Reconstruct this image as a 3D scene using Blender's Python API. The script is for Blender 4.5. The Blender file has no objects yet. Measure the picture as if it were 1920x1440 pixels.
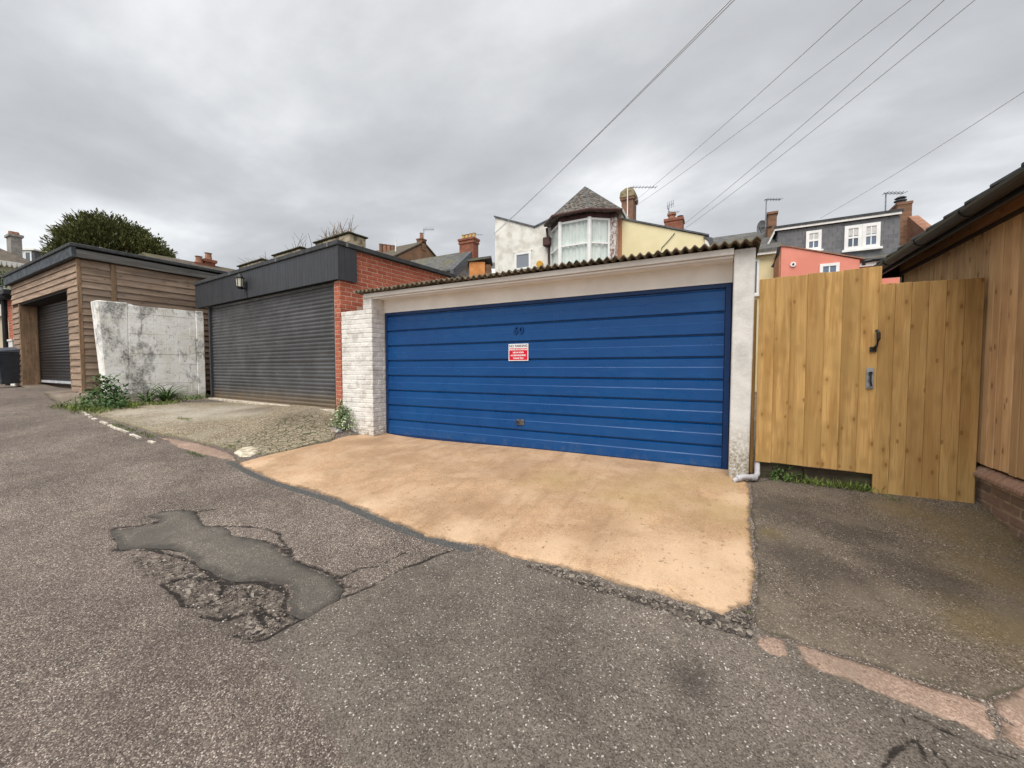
import bpy, bmesh, math, random
import numpy as np
from math import radians, sin, cos, pi, atan2, hypot, sqrt
from mathutils import Vector, Matrix, Euler
from mathutils.geometry import delaunay_2d_cdt
random.seed(7); rng = np.random.default_rng(11)
scene = bpy.context.scene
COL = scene.collection

# ------------------------------------------------------------------ camera
cam = bpy.data.cameras.new('camera'); cam.sensor_width = 36.0; cam.lens = 13.875
cam.clip_start = 0.05; cam.clip_end = 900
camo = bpy.data.objects.new('camera', cam); COL.objects.link(camo)
camo.location = (0, 0, 1.107); camo.rotation_euler = (radians(90 - 2.3215), 0, radians(28))
scene.camera = camo

# ------------------------------------------------------------------ sky, sun, exposure
scene.view_settings.view_transform = 'Standard'; scene.view_settings.look = 'None'
scene.view_settings.exposure = 1.3; scene.view_settings.gamma = 1.0
scene.view_settings.use_curve_mapping = False
SUN_EL, SUN_AZ = radians(58), radians(6)        # azimuth measured at the lane: behind the viewer
w = bpy.data.worlds.new('World'); scene.world = w; w.use_nodes = True
nt = w.node_tree; nt.nodes.clear()
def wn(t, **k):
    n = nt.nodes.new(t)
    for a, b in k.items(): setattr(n, a, b)
    return n
sky = wn('ShaderNodeTexSky', sky_type='NISHITA', sun_disc=False, sun_elevation=SUN_EL, sun_rotation=pi + SUN_AZ)
tc = wn('ShaderNodeTexCoord'); sep = wn('ShaderNodeSeparateXYZ'); nt.links.new(tc.outputs['Generated'], sep.inputs[0])
zc = wn('ShaderNodeMath', operation='MAXIMUM'); zc.inputs[1].default_value = 0.0; nt.links.new(sep.outputs[2], zc.inputs[0])
za = wn('ShaderNodeMath', operation='ADD'); za.inputs[1].default_value = 0.16; nt.links.new(zc.outputs[0], za.inputs[0])
dx = wn('ShaderNodeMath', operation='DIVIDE'); dy = wn('ShaderNodeMath', operation='DIVIDE')
nt.links.new(sep.outputs[0], dx.inputs[0]); nt.links.new(za.outputs[0], dx.inputs[1])
nt.links.new(sep.outputs[1], dy.inputs[0]); nt.links.new(za.outputs[0], dy.inputs[1])
cmb = wn('ShaderNodeCombineXYZ'); nt.links.new(dx.outputs[0], cmb.inputs[0]); nt.links.new(dy.outputs[0], cmb.inputs[1])
mp = wn('ShaderNodeMapping'); mp.inputs['Rotation'].default_value = (0, 0, radians(-18)); mp.inputs['Scale'].default_value = (0.62, .85, 1.0)
mp.inputs['Location'].default_value = (3.2, 1.7, 0)
nt.links.new(cmb.outputs[0], mp.inputs[0])
n1 = wn('ShaderNodeTexNoise'); n1.inputs['Scale'].default_value = 1.05; n1.inputs['Detail'].default_value = 5; n1.inputs['Roughness'].default_value = .5; n1.inputs['Distortion'].default_value = .35
n2 = wn('ShaderNodeTexNoise'); n2.inputs['Scale'].default_value = 3.4; n2.inputs['Detail'].default_value = 6; n2.inputs['Roughness'].default_value = .55
nt.links.new(mp.outputs[0], n1.inputs['Vector']); nt.links.new(mp.outputs[0], n2.inputs['Vector'])
mx = wn('ShaderNodeMix', data_type='FLOAT'); mx.inputs[0].default_value = 0.25
nt.links.new(n1.outputs['Fac'], mx.inputs[2]); nt.links.new(n2.outputs['Fac'], mx.inputs[3])
hor = wn('ShaderNodeMapRange'); hor.inputs[1].default_value = 0.0; hor.inputs[2].default_value = 0.42; hor.inputs[3].default_value = 0.27; hor.inputs[4].default_value = 0.0
hor.interpolation_type = 'SMOOTHSTEP'
nt.links.new(zc.outputs[0], hor.inputs[0])
sid = wn('ShaderNodeMapRange'); sid.inputs[1].default_value = -0.35; sid.inputs[2].default_value = 0.75; sid.inputs[3].default_value = 0.45; sid.inputs[4].default_value = 1.35
nt.links.new(sep.outputs[0], sid.inputs[0])
hm = wn('ShaderNodeMath', operation='MULTIPLY'); nt.links.new(hor.outputs[0], hm.inputs[0]); nt.links.new(sid.outputs[0], hm.inputs[1])
ad = wn('ShaderNodeMath', operation='ADD'); nt.links.new(mx.outputs[0], ad.inputs[0]); nt.links.new(hm.outputs[0], ad.inputs[1])
rp = wn('ShaderNodeValToRGB'); e = rp.color_ramp.elements
e[0].position = .40; e[0].color = (2.2, 2.23, 2.26, 1); e[1].position = .64; e[1].color = (4.1, 4.12, 4.12, 1)
m_ = e.new(.475); m_.color = (2.5, 2.53, 2.56, 1); m_ = e.new(.535); m_.color = (2.95, 2.98, 3.0, 1)
nt.links.new(ad.outputs[0], rp.inputs[0])
mc = wn('ShaderNodeMix', data_type='RGBA'); mc.inputs[0].default_value = 0.93
nt.links.new(sky.outputs[0], mc.inputs[6]); nt.links.new(rp.outputs[0], mc.inputs[7])
bg = wn('ShaderNodeBackground'); bg.inputs[1].default_value = 0.1; nt.links.new(mc.outputs[2], bg.inputs[0])
wo = wn('ShaderNodeOutputWorld'); nt.links.new(bg.outputs[0], wo.inputs[0])
sun = bpy.data.lights.new('sun', 'SUN'); sun.energy = 1.5; sun.angle = radians(50); sun.color = (1.0, .965, .91)
suno = bpy.data.objects.new('sun', sun); COL.objects.link(suno)
sd = Vector((sin(SUN_AZ) * cos(SUN_EL), -cos(SUN_AZ) * cos(SUN_EL), sin(SUN_EL)))
suno.rotation_euler = sd.to_track_quat('Z', 'Y').to_euler(); suno.location = (0, -5, 12)

# ------------------------------------------------------------------ materials
def S(r, g, b, k=1.0):
    f = lambda c: ((c / 255) / 12.92 if c / 255 < .04045 else ((c / 255 + .055) / 1.055) ** 2.4) * k
    return (f(r), f(g), f(b), 1)
class NT:
    def __init__(s, name):
        s.m = bpy.data.materials.new(name); s.m.use_nodes = True; s.t = s.m.node_tree; s.b = s.t.nodes['Principled BSDF']
        s.b.inputs['Specular IOR Level'].default_value = .3
    def n(s, t, **k):
        x = s.t.nodes.new(t)
        for a, b in k.items(): setattr(x, a, b)
        return x
    def set(s, sock, v):
        if isinstance(v, bpy.types.NodeSocket): s.t.links.new(v, sock)
        else: sock.default_value = v
    def pos(s): return s.n('ShaderNodeNewGeometry').outputs['Position']
    def obj(s): return s.n('ShaderNodeTexCoord').outputs['Object']
    def rand(s): return s.n('ShaderNodeObjectInfo').outputs['Random']
    def attr(s, a): return s.n('ShaderNodeAttribute', attribute_name=a).outputs['Fac']
    def z(s):
        x = s.n('ShaderNodeSeparateXYZ'); s.set(x.inputs[0], s.pos()); return x.outputs[2]
    def map(s, v, sc=(1, 1, 1), loc=None, rot=(0, 0, 0)):
        x = s.n('ShaderNodeMapping'); s.set(x.inputs[0], v); x.inputs['Scale'].default_value = sc; x.inputs['Rotation'].default_value = rot
        if loc is not None: s.set(x.inputs['Location'], loc)
        return x.outputs[0]
    def noise(s, v, sc, det=5, rough=.55, dist=0):
        x = s.n('ShaderNodeTexNoise'); s.set(x.inputs['Vector'], v); x.inputs['Scale'].default_value = sc
        x.inputs['Detail'].default_value = det; x.inputs['Roughness'].default_value = rough; x.inputs['Distortion'].default_value = dist
        return x.outputs['Fac']
    def vor(s, v, sc, feature='F1'):
        x = s.n('ShaderNodeTexVoronoi', feature=feature); s.set(x.inputs['Vector'], v); x.inputs['Scale'].default_value = sc
        return x
    def mix(s, f, a, b, mode='MIX'):
        x = s.n('ShaderNodeMix', data_type='RGBA', blend_type=mode); s.set(x.inputs[0], f); s.set(x.inputs[6], a); s.set(x.inputs[7], b); return x.outputs[2]
    def math(s, op, a, b=0.0, clamp=False):
        x = s.n('ShaderNodeMath', operation=op, use_clamp=clamp); s.set(x.inputs[0], a); s.set(x.inputs[1], b); return x.outputs[0]
    def rng(s, v, a, b, c=0.0, d=1.0, smooth=True):
        x = s.n('ShaderNodeMapRange'); x.interpolation_type = 'SMOOTHSTEP' if smooth else 'LINEAR'
        s.set(x.inputs[0], v); x.inputs[1].default_value = a; x.inputs[2].default_value = b; x.inputs[3].default_value = c; x.inputs[4].default_value = d
        return x.outputs[0]
    def ramp(s, f, pts, const=False):
        x = s.n('ShaderNodeValToRGB'); e = x.color_ramp.elements; s.set(x.inputs[0], f)
        if const: x.color_ramp.interpolation = 'CONSTANT'
        e[0].position, e[0].color = pts[0]; e[1].position, e[1].color = pts[-1]
        for p, c in pts[1:-1]:
            k = e.new(p); k.color = c
        return x.outputs[0]
    def val(s, col, v, hue=.5, sat=1.0):
        x = s.n('ShaderNodeHueSaturation'); s.set(x.inputs['Color'], col); s.set(x.inputs['Value'], v); s.set(x.inputs['Saturation'], sat); return x.outputs[0]
    def bump(s, h, st=.4, d=.01):
        x = s.n('ShaderNodeBump'); x.inputs['Strength'].default_value = st; x.inputs['Distance'].default_value = d; s.set(x.inputs['Height'], h)
        s.t.links.new(x.outputs[0], s.b.inputs['Normal'])
    def out(s, col, rough=.8, spec=None, metal=None):
        s.set(s.b.inputs['Base Color'], col); s.set(s.b.inputs['Roughness'], rough)
        if spec is not None: s.b.inputs['Specular IOR Level'].default_value = spec
        if metal is not None: s.b.inputs['Metallic'].default_value = metal
        return s.m
    def ovec(s, sc=(1, 1, 1)):
        r = s.math('MULTIPLY', s.rand(), 61.0)
        c = s.n('ShaderNodeCombineXYZ'); s.set(c.inputs[0], r); s.set(c.inputs[1], r); s.set(c.inputs[2], r)
        return s.map(s.obj(), sc, c.outputs[0])
def plain(name, c1, c2=None, sc=6, rough=.75, rnd=.06, bump=.15, bsc=60, spec=.3, metal=None, lo=.35, hi=.65):
    n = NT(name); v = n.ovec()
    if c2 is None: c2 = tuple(x * .78 for x in c1[:3]) + (1,)
    c = n.mix(n.rng(n.noise(v, sc), lo, hi), c1, c2)
    if rnd: c = n.val(c, n.rng(n.rand(), 0, 1, 1 - rnd, 1 + rnd, False))
    if bump: n.bump(n.noise(v, bsc, 4), bump, .004)
    return n.out(c, rough, spec, metal)
def wood(name, c1, c2, axis='z', kn=True, rnd=.12, kcol=None, weather=None, knot_scale=1.0, rough=.72):
    n = NT(name); ax = {'x': 0, 'y': 1, 'z': 2}[axis]
    def sc(a, b): l = [b, b, b]; l[ax] = a; return tuple(l)
    v1 = n.ovec(sc(1.1, 16)); v2 = n.ovec(sc(4, 130)); v3 = n.ovec(sc(2.3 * knot_scale, 6.0 * knot_scale))
    g = n.noise(v1, 1.0, 5, .6, .6); f = n.noise(v2, 1.0, 3)
    c = n.mix(n.rng(g, .35, .65), c1, c2)
    c = n.mix(n.math('MULTIPLY', n.rng(n.noise(n.ovec(sc(.5, 7)), 1.0, 4, .6), .42, .62), .45), c, tuple(x * .78 for x in c2[:3]) + (1,))
    c = n.mix(n.math('MULTIPLY', n.rng(f, .45, .75), .4), c, tuple(x * .6 for x in c2[:3]) + (1,))
    if kn:
        xs = n.n('ShaderNodeSeparateXYZ'); n.set(xs.inputs[0], n.obj()); o3 = [xs.outputs[i] for i in range(3)]; al = o3.pop(ax); ks = knot_scale
        cb = n.n('ShaderNodeCombineXYZ'); n.set(cb.inputs[0], n.math('ADD', n.math('MULTIPLY', n.math('ADD', o3[0], o3[1]), 11 * ks), n.math('MULTIPLY', n.rand(), 53.0)))
        n.set(cb.inputs[1], n.math('ADD', n.math('MULTIPLY', al, 5.2 * ks), n.math('MULTIPLY', n.rand(), 91.0)))
        vo = n.vor(cb.outputs[0], 1.0); vo.voronoi_dimensions = '2D'; sc_ = n.n('ShaderNodeSeparateColor'); n.set(sc_.inputs[0], vo.outputs['Color']); gate = n.rng(sc_.outputs[0], .58, .62)
        k = n.math('MULTIPLY', n.rng(n.math('ADD', vo.outputs['Distance'], n.math('MULTIPLY', n.math('SUBTRACT', n.noise(n.ovec(), 40, 3), .5), .07)), .06, .125, .62, 0), gate)
        halo = n.math('MULTIPLY', n.rng(n.math('ADD', vo.outputs['Distance'], n.math('MULTIPLY', n.math('SUBTRACT', n.noise(n.ovec(), 18, 3), .5), .16)), .05, .42, .42, 0), n.rng(sc_.outputs[1], .35, .4))
        c = n.mix(halo, c, tuple(x * .72 for x in c2[:3]) + (1,))
        c = n.mix(k, c, kcol or tuple(x * .3 for x in c2[:3]) + (1,))
    if weather:
        c = n.mix(n.math('MULTIPLY', n.rng(n.noise(n.pos(), 2.2, 5), .42, .68), .6), c, weather)
    c = n.val(c, n.rng(n.rand(), 0, 1, 1 - rnd, 1 + rnd, False))
    n.bump(n.math('ADD', f, n.math('MULTIPLY', g, .6)), .25, .003)
    return n.out(c, rough, .2)

# ------------------------------------------------------------------ mesh helpers
class MB:
    def __init__(s): s.v = []; s.f = []
    def add(s, vs, fs):
        o = len(s.v); s.v += [tuple(p) for p in vs]; s.f += [tuple(i + o for i in f) for f in fs]; return s
    def box(s, x0, x1, y0, y1, z0, z1):
        return s.add([(x0, y0, z0), (x1, y0, z0), (x1, y1, z0), (x0, y1, z0), (x0, y0, z1), (x1, y0, z1), (x1, y1, z1), (x0, y1, z1)],
                     [(0, 3, 2, 1), (4, 5, 6, 7), (0, 1, 5, 4), (1, 2, 6, 5), (2, 3, 7, 6), (3, 0, 4, 7)])
    def prism(s, poly, fn, a, b):
        """poly: 2-D outline; fn(p, q, t) gives the 3-D point at extrusion t"""
        k = len(poly)
        return s.add([fn(p, q, a) for p, q in poly] + [fn(p, q, b) for p, q in poly],
                     [tuple(range(k)), tuple(range(2 * k - 1, k - 1, -1))] + [(i, i + k, (i + 1) % k + k, (i + 1) % k) for i in range(k)])
    def xz(s, poly, y0, y1): return s.prism(poly, lambda p, q, t: (p, t, q), y0, y1)
    def yz(s, poly, x0, x1): return s.prism(poly, lambda p, q, t: (t, p, q), x0, x1)
    def xy(s, poly, z0, z1): return s.prism(poly, lambda p, q, t: (p, q, t), z0, z1)
    def tube(s, pts, r, n=8, caps=True):
        pts = [Vector(p) for p in pts]; o = len(s.v); k = len(pts); rr = r if isinstance(r, (list, tuple)) else [r] * k
        for i, p in enumerate(pts):
            d = (pts[min(i + 1, k - 1)] - pts[max(i - 1, 0)]).normalized()
            u = d.cross(Vector((0, 0, 1)) if abs(d.z) < .95 else Vector((1, 0, 0))).normalized(); v = d.cross(u)
            for j in range(n):
                a = 2 * pi * j / n; s.v.append(tuple(p + (u * cos(a) + v * sin(a)) * rr[i]))
        for i in range(k - 1):
            for j in range(n):
                s.f.append((o + i * n + j, o + i * n + (j + 1) % n, o + (i + 1) * n + (j + 1) % n, o + (i + 1) * n + j))
        if caps: s.f.append(tuple(o + j for j in range(n - 1, -1, -1))); s.f.append(tuple(o + (k - 1) * n + j for j in range(n)))
        return s
    def lathe(s, prof, cx, cy, n=12):
        o = len(s.v)
        for r, z in prof:
            for j in range(n): a = 2 * pi * j / n; s.v.append((cx + r * cos(a), cy + r * sin(a), z))
        for i in range(len(prof) - 1):
            for j in range(n): s.f.append((o + i * n + j, o + i * n + (j + 1) % n, o + (i + 1) * n + (j + 1) % n, o + (i + 1) * n + j))
        s.f.append(tuple(o + j for j in range(n - 1, -1, -1))); s.f.append(tuple(o + (len(prof) - 1) * n + j for j in range(n)))
        return s
    def mesh(s, name, mat=None, bevel=0, smooth=False, seg=1, fixn=True):
        me = bpy.data.meshes.new(name); me.from_pydata(s.v, [], s.f)
        if fixn or bevel:
            bm = bmesh.new(); bm.from_mesh(me)
            if fixn: bmesh.ops.recalc_face_normals(bm, faces=bm.faces[:])
            if bevel: bmesh.ops.bevel(bm, geom=bm.edges[:], offset=bevel, segments=seg, affect='EDGES', profile=.5)
            bm.to_mesh(me); bm.free()
        if mat: me.materials.append(mat)
        if smooth: me.polygons.foreach_set('use_smooth', [True] * len(me.polygons))
        me.update(); return me
    def build(s, name, mat, parent=None, **k): return link(s.mesh(name, mat, **k), name, parent)
def link(me, name, parent=None, loc=(0, 0, 0), rot=(0, 0, 0), sc=(1, 1, 1)):
    o = bpy.data.objects.new(name, me); COL.objects.link(o); o.location = loc; o.rotation_euler = rot; o.scale = sc
    if parent: o.parent = parent
    return o
def tag(o, label=None, cat=None, group=None, kind=None):
    if label: o['label'] = label
    if cat: o['category'] = cat
    if group: o['group'] = group
    if kind: o['kind'] = kind
    return o
def thing(name, label, cat, loc=(0, 0, 0), rz=0, group=None):
    o = bpy.data.objects.new(name, None); COL.objects.link(o); o.location = loc; o.rotation_euler = (0, 0, rz); o.empty_display_size = .1
    return tag(o, label, cat, group)
def box(name, mat, parent, x0, x1, y0, y1, z0, z1, bevel=0): return MB().box(x0, x1, y0, y1, z0, z1).build(name, mat, parent, bevel=bevel)
def text_mesh(body, size, ext, mat, align='CENTER', bold=0.0):
    c = bpy.data.curves.new('lettering', 'FONT'); c.body = body; c.size = size; c.extrude = ext; c.align_x = align; c.align_y = 'CENTER'; c.resolution_u = 3
    c.offset = bold
    o = bpy.data.objects.new('lettering', c); COL.objects.link(o); bpy.context.view_layer.update()
    me = bpy.data.meshes.new_from_object(o.evaluated_get(bpy.context.evaluated_depsgraph_get())); bpy.data.objects.remove(o)
    me.materials.clear(); me.materials.append(mat); return me

# ------------------------------------------------------------------ the lie of the land
CP = np.array([(0.0, 0.0, -0.4), (2.0, 0.0, -0.47), (-5.0, 0.0, -0.25), (-9.0, 0.0, -0.03), (-13.0, 0.0, 0.25), (-20.0, 0.0, 0.55), (0.0, -4.0, -0.5), (-10.0, -4.0, -0.1), (6.0, -4.0, -0.7), (0.1, 2.3, -0.19), (-2.5, 2.4, -0.14), (-5.2, 2.65, -0.06), (-7.2, 2.6, 0.1), (-9.4, 2.5, 0.25), (-11.7, 2.6, 0.38), (0.1, 4.5, 0.0), (-2.5, 4.5, 0.0), (-4.9, 4.5, 0.0), (0.1, 5.2, 0.02), (-4.9, 5.2, 0.05), (-5.3, 4.35, 0.02), (-5.0, 3.8, 0.03), (-6.0, 4.6, 0.3), (-8.6, 4.9, 0.32), (-11.3, 5.15, 0.31), (-8.0, 3.8, 0.27), (-10.0, 3.6, 0.34), (-6.6, 3.8, 0.2), (-11.6, 3.45, 0.46), (-12.4, 3.2, 0.55), (-16.0, 2.7, 0.5), (-18.0, 3.2, 0.64), (-21.0, 3.9, 0.56), (0.3, 4.62, 0.0), (1.24, 4.6, -0.01), (1.85, 4.65, 0.0), (1.87, 4.03, -0.135), (1.2, 3.0, -0.2), (1.9, 2.8, -0.33), (1.5, 1.9, -0.36), (3.0, 4.0, -0.15), (4.0, 1.0, -0.55), (10.0, 0.0, -0.85), (30.0, 0.0, -1.6), (-35.0, 2.0, 0.85), (-80.0, 0.0, 0.9), (0.0, -40.0, -1.0), (0.0, 12.0, 0.2), (-12.0, 12.0, 0.5), (0.0, 40.0, 0.5), (-40.0, 40.0, 0.7), (40.0, 40.0, -0.8), (40.0, -40.0, -1.8), (-40.0, -40.0, 0.6), (150.0, 0.0, -2.5), (-150.0, 0.0, 1.0), (0.0, 150.0, 0.0), (0.0, -150.0, -1.5)], float)
def _phi(r): return r * r * np.log(r + 1e-9)
_n = len(CP); _A = np.zeros((_n + 3, _n + 3)); _d = np.hypot(CP[:, None, 0] - CP[None, :, 0], CP[:, None, 1] - CP[None, :, 1])
_A[:_n, :_n] = _phi(_d) + np.eye(_n) * .02; _A[:_n, _n] = 1; _A[:_n, _n + 1:] = CP[:, :2]; _A[_n:, :_n] = _A[:_n, _n:].T
_W = np.linalg.solve(_A, np.r_[CP[:, 2], 0, 0, 0])
def H(x, y):
    x = np.asarray(x, float); y = np.asarray(y, float)
    out = _W[_n] + _W[_n + 1] * x + _W[_n + 2] * y
    for i in range(_n): out = out + _W[i] * _phi(np.hypot(x - CP[i, 0], y - CP[i, 1]))
    return out
def seg_dist(px, py, pts, closed=False):
    """unsigned distance from points to a polyline"""
    d = np.full(px.shape, 1e9); P = list(pts) + ([pts[0]] if closed else [])
    for (ax, ay), (bx, by) in zip(P[:-1], P[1:]):
        ex, ey = bx - ax, by - ay; L = ex * ex + ey * ey + 1e-12
        t = np.clip(((px - ax) * ex + (py - ay) * ey) / L, 0, 1)
        d = np.minimum(d, np.hypot(px - ax - t * ex, py - ay - t * ey))
    return d
def inside(px, py, poly):
    c = np.zeros(px.shape, bool)
    for (ax, ay), (bx, by) in zip(poly, poly[1:] + poly[:1]):
        cr = ((ay > py) != (by > py)); xx = (bx - ax) * (py - ay) / ((by - ay) if by != ay else 1e-12) + ax
        c ^= cr & (px < xx)
    return c
def rag(pts, step=.04, amp=.012, closed=True, seed=1):
    """resample an outline and roughen it"""
    r = np.random.default_rng(seed); P = list(pts) + ([pts[0]] if closed else []); out = []
    for (ax, ay), (bx, by) in zip(P[:-1], P[1:]):
        L = hypot(bx - ax, by - ay); k = max(1, int(L / step))
        for i in range(k):
            t = i / k; out.append([ax + (bx - ax) * t, ay + (by - ay) * t])
    if not closed: out.append(list(P[-1]))
    A = np.array(out); k = len(A)
    def nz(f):
        m = max(3, int(k / f)); a = r.normal(size=(m + 1, 2)); a[-1] = a[0]; q = np.linspace(0, m, k, endpoint=not closed)
        i = np.minimum(q.astype(int), m - 1); fr = (q - i)[:, None]; return a[i] * (1 - fr) + a[np.minimum(i + 1, m)] * fr
    A = A + amp * (nz(9) * .8 + nz(3.1) * .5 + r.normal(size=(k, 2)) * .22)
    return [tuple(p) for p in A]

# ------------------------------------------------------------------ ground materials
def grain(n, sc, pts, v=None):
    vo = n.vor(v if v is not None else n.pos(), sc); r = n.n('ShaderNodeSeparateColor'); n.set(r.inputs[0], vo.outputs['Color'])
    return n.ramp(r.outputs[0], pts), vo
def g3(a, k=1.0): return (a[0] * k, a[1] * k, a[2] * k, 1)
def mat_asphalt():
    n = NT('asphalt'); p = n.pos()
    old, vo = grain(n, 200, [(0, (.045, .036, .031, 1)), (.3, (.092, .072, .06, 1)), (.62, (.155, .123, .102, 1)), (.86, (.255, .21, .175, 1)), (.97, (.44, .38, .32, 1)), (1, (.6, .56, .5, 1))])
    new, vn = grain(n, 175, [(0, (.07, .059, .049, 1)), (.45, (.135, .113, .093, 1)), (.86, (.185, .156, .13, 1)), (.962, (.21, .18, .152, 1)), (.982, (.38, .35, .31, 1)), (1, (.56, .53, .48, 1))])
    wob = n.math('MULTIPLY', n.math('SUBTRACT', n.noise(p, 14, 4), .5), .12)
    side = n.rng(n.math('ADD', n.attr('seam'), wob), -.035, .035)
    c = n.mix(side, new, old)
    big = n.rng(n.noise(p, .9, 5), .3, .7, .8, 1.2); mid = n.rng(n.noise(p, 6, 6, .65), .3, .7, .86, 1.14)
    c = n.val(c, n.math('MULTIPLY', big, mid))
    # worn bluish-brown sweep and a few oil spots
    c = n.mix(n.math('MULTIPLY', n.rng(n.noise(p, .5, 3), .45, .62), n.math('MULTIPLY', side, .5)), c, n.mix(.5, c, (.10, .078, .07, 1)))
    c = n.mix(n.math('MULTIPLY', n.rng(n.attr('spot'), .0, .17, .6, 0), 1.0), c, (.03, .026, .023, 1))
    cw = n.math('ADD', n.attr('crack'), n.math('MULTIPLY', n.math('SUBTRACT', n.noise(p, 46, 6, .75), .5), .034)); cw = n.math('ADD', cw, n.math('MULTIPLY', n.math('SUBTRACT', n.noise(p, 6, 4, .6), .47), .05))
    tar, _ = grain(n, 160, [(0, (.055, .054, .052, 1)), (.6, (.085, .084, .08, 1)), (1, (.14, .138, .13, 1))])
    c = n.mix(n.rng(n.math('ADD', n.attr('tar'), n.math('MULTIPLY', n.math('SUBTRACT', n.noise(p, 40, 4), .5), .03)), -.004, .006, 1, 0), c, tar)
    rub, vr = grain(n, 55, [(0, (.02, .018, .016, 1)), (.4, (.07, .058, .05, 1)), (.75, (.17, .14, .115, 1)), (1, (.42, .37, .31, 1))])
    rf = n.math('MULTIPLY', n.rng(n.math('ADD', n.attr('rub'), n.math('MULTIPLY', n.math('SUBTRACT', n.noise(p, 16, 5, .7), .5), .22)), -.05, .03, 1, 0), n.rng(n.noise(p, 24, 5, .7), .36, .62))
    c = n.mix(rf, c, n.val(rub, .82))
    gf = n.rng(n.math('ADD', n.attr('gap'), n.math('MULTIPLY', n.math('SUBTRACT', n.noise(p, 40, 5, .7), .5), .03)), -.006, .006, 1, 0)
    c = n.mix(n.math('MULTIPLY', gf, .85), c, n.val(rub, .8))
    c = n.mix(n.rng(cw, .006, .018, .92, 0), c, (.018, .015, .013, 1))
    ht = n.math('SUBTRACT', n.math('MULTIPLY', n.noise(p, 90, 3), .6), n.math('MULTIPLY', vo.outputs['Distance'], .9))
    n.bump(ht, .5, .006)
    return n.out(c, .86, .25)
def mat_slab(name, pts, sc, wear, worn, crackcol=(.05, .035, .025, 1), cw=(.002, .007), tint=None, bumps=.35, cracky=.014, edge=None, craze=False, blot=None, ew=.07, streak=None):
    n = NT(name); p = n.pos(); c, vo = grain(n, sc, pts)
    c = n.val(c, n.math('MULTIPLY', n.rng(n.noise(p, 1.6, 5), .3, .7, .88, 1.12), n.rng(n.noise(p, 9, 6, .65), .3, .7, .92, 1.08)))
    c = n.mix(n.math('MULTIPLY', n.rng(n.noise(p, 2.6, 6, .6), .45, .62), wear), c, worn)
    if streak:
        st = n.noise(n.map(p, (5.5, .9, 1), None, (0, 0, radians(14))), 1.0, 7, .7); c = n.mix(n.math('MULTIPLY', n.rng(st, .5, .68), .55), c, n.mix(.6, c, streak))
        c = n.mix(n.math('MULTIPLY', n.rng(n.noise(p, 11, 8, .75), .56, .66), .4), c, n.mix(.5, c, streak))
    if tint:
        for attr, col, k in tint:
            f = n.math('ADD', n.math('MULTIPLY', n.attr(attr), 1.05), n.math('MULTIPLY', n.math('SUBTRACT', n.noise(p, 5.0, 8, .72), .5), 1.7))
            c = n.mix(n.math('MULTIPLY', n.rng(f, .1, .95), k), c, n.mix(.48, c, col))
    if blot: c = n.mix(n.math('MULTIPLY', n.rng(n.noise(p, 34, 3, .5), .655, .70), .7), c, blot)
    if edge is not None:
        f = n.math('ADD', n.attr('edge'), n.math('MULTIPLY', n.math('SUBTRACT', n.noise(p, 12, 6, .7), .5), .12))
        c = n.mix(n.rng(f, .0, ew, .75, 0), c, edge)
    if craze:
        v2 = n.map(p, (1, 1, 1)); wv = n.vor(n.mix(.12, v2, n.n('ShaderNodeTexNoise', noise_dimensions='3D').outputs['Color']), 9.5, 'DISTANCE_TO_EDGE').outputs['Distance']
        zone = n.rng(n.math('ADD', n.attr('craze'), n.math('MULTIPLY', n.math('SUBTRACT', n.noise(p, 5, 4), .5), .7)), .12, .5)
        c = n.mix(n.math('MULTIPLY', n.rng(wv, .02, .075, .9, 0), zone), c, (.05, .055, .022, 1))
    f = n.math('ADD', n.attr('crack'), n.math('MULTIPLY', n.math('SUBTRACT', n.noise(p, 60, 5, .7), .5), cracky))
    c = n.mix(n.rng(f, cw[0], cw[1], .85, 0), c, crackcol)
    n.bump(n.math('SUBTRACT', n.noise(p, 120, 3), n.math('MULTIPLY', vo.outputs['Distance'], .5)), bumps, .004)
    return n.out(c, .84, .25)
M_asph = mat_asphalt()
M_patch = mat_slab('patch_asphalt', [(0, (.085, .074, .061, 1)), (.5, (.125, .111, .093, 1)), (.93, (.168, .15, .127, 1)), (1, (.30, .27, .24, 1))], 170, .6, (.088, .08, .07, 1), edge=(.045, .04, .035, 1), bumps=.8)
M_tan = mat_slab('tan_concrete', [(0, (.32, .20, .112, 1)), (.5, (.43, .277, .164, 1)), (1, (.53, .352, .217, 1))], 170, .55, (.54, .375, .245, 1), tint=[('a1', (.36, .26, .11, 1), .9), ('a2', (.26, .155, .085, 1), .9), ('a3', (.68, .50, .34, 1), 1.0)], blot=(.16, .095, .05, 1), streak=(.22, .125, .062, 1), edge=(.13, .085, .05, 1), ew=.04, bumps=.3, cracky=.006, cw=(.001, .004))
M_agg = mat_slab('exposed_aggregate', [(0, (.11, .085, .058, 1)), (.35, (.20, .16, .11, 1)), (.7, (.29, .24, .165, 1)), (1, (.46, .40, .30, 1))], 72, .4, (.3, .27, .2, 1), tint=[('a1', (.5, .46, .39, 1), 1.0), ('a2', (.10, .075, .055, 1), 1.0)], craze=True, bumps=.4, edge=(.1, .085, .045, 1))
M_side = mat_slab('dark_concrete', [(0, (.05, .039, .03, 1)), (.4, (.094, .074, .056, 1)), (.8, (.155, .126, .098, 1)), (.965, (.20, .17, .135, 1)), (1, (.52, .46, .38, 1))], 185, .5, (.16, .13, .10, 1), tint=[('a1', (.165, .12, .045, 1), .9), ('a2', (.03, .025, .02, 1), 1.0), ('a3', (.25, .2, .15, 1), .5)], bumps=.5, edge=(.06, .052, .034, 1), ew=.03)
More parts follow.
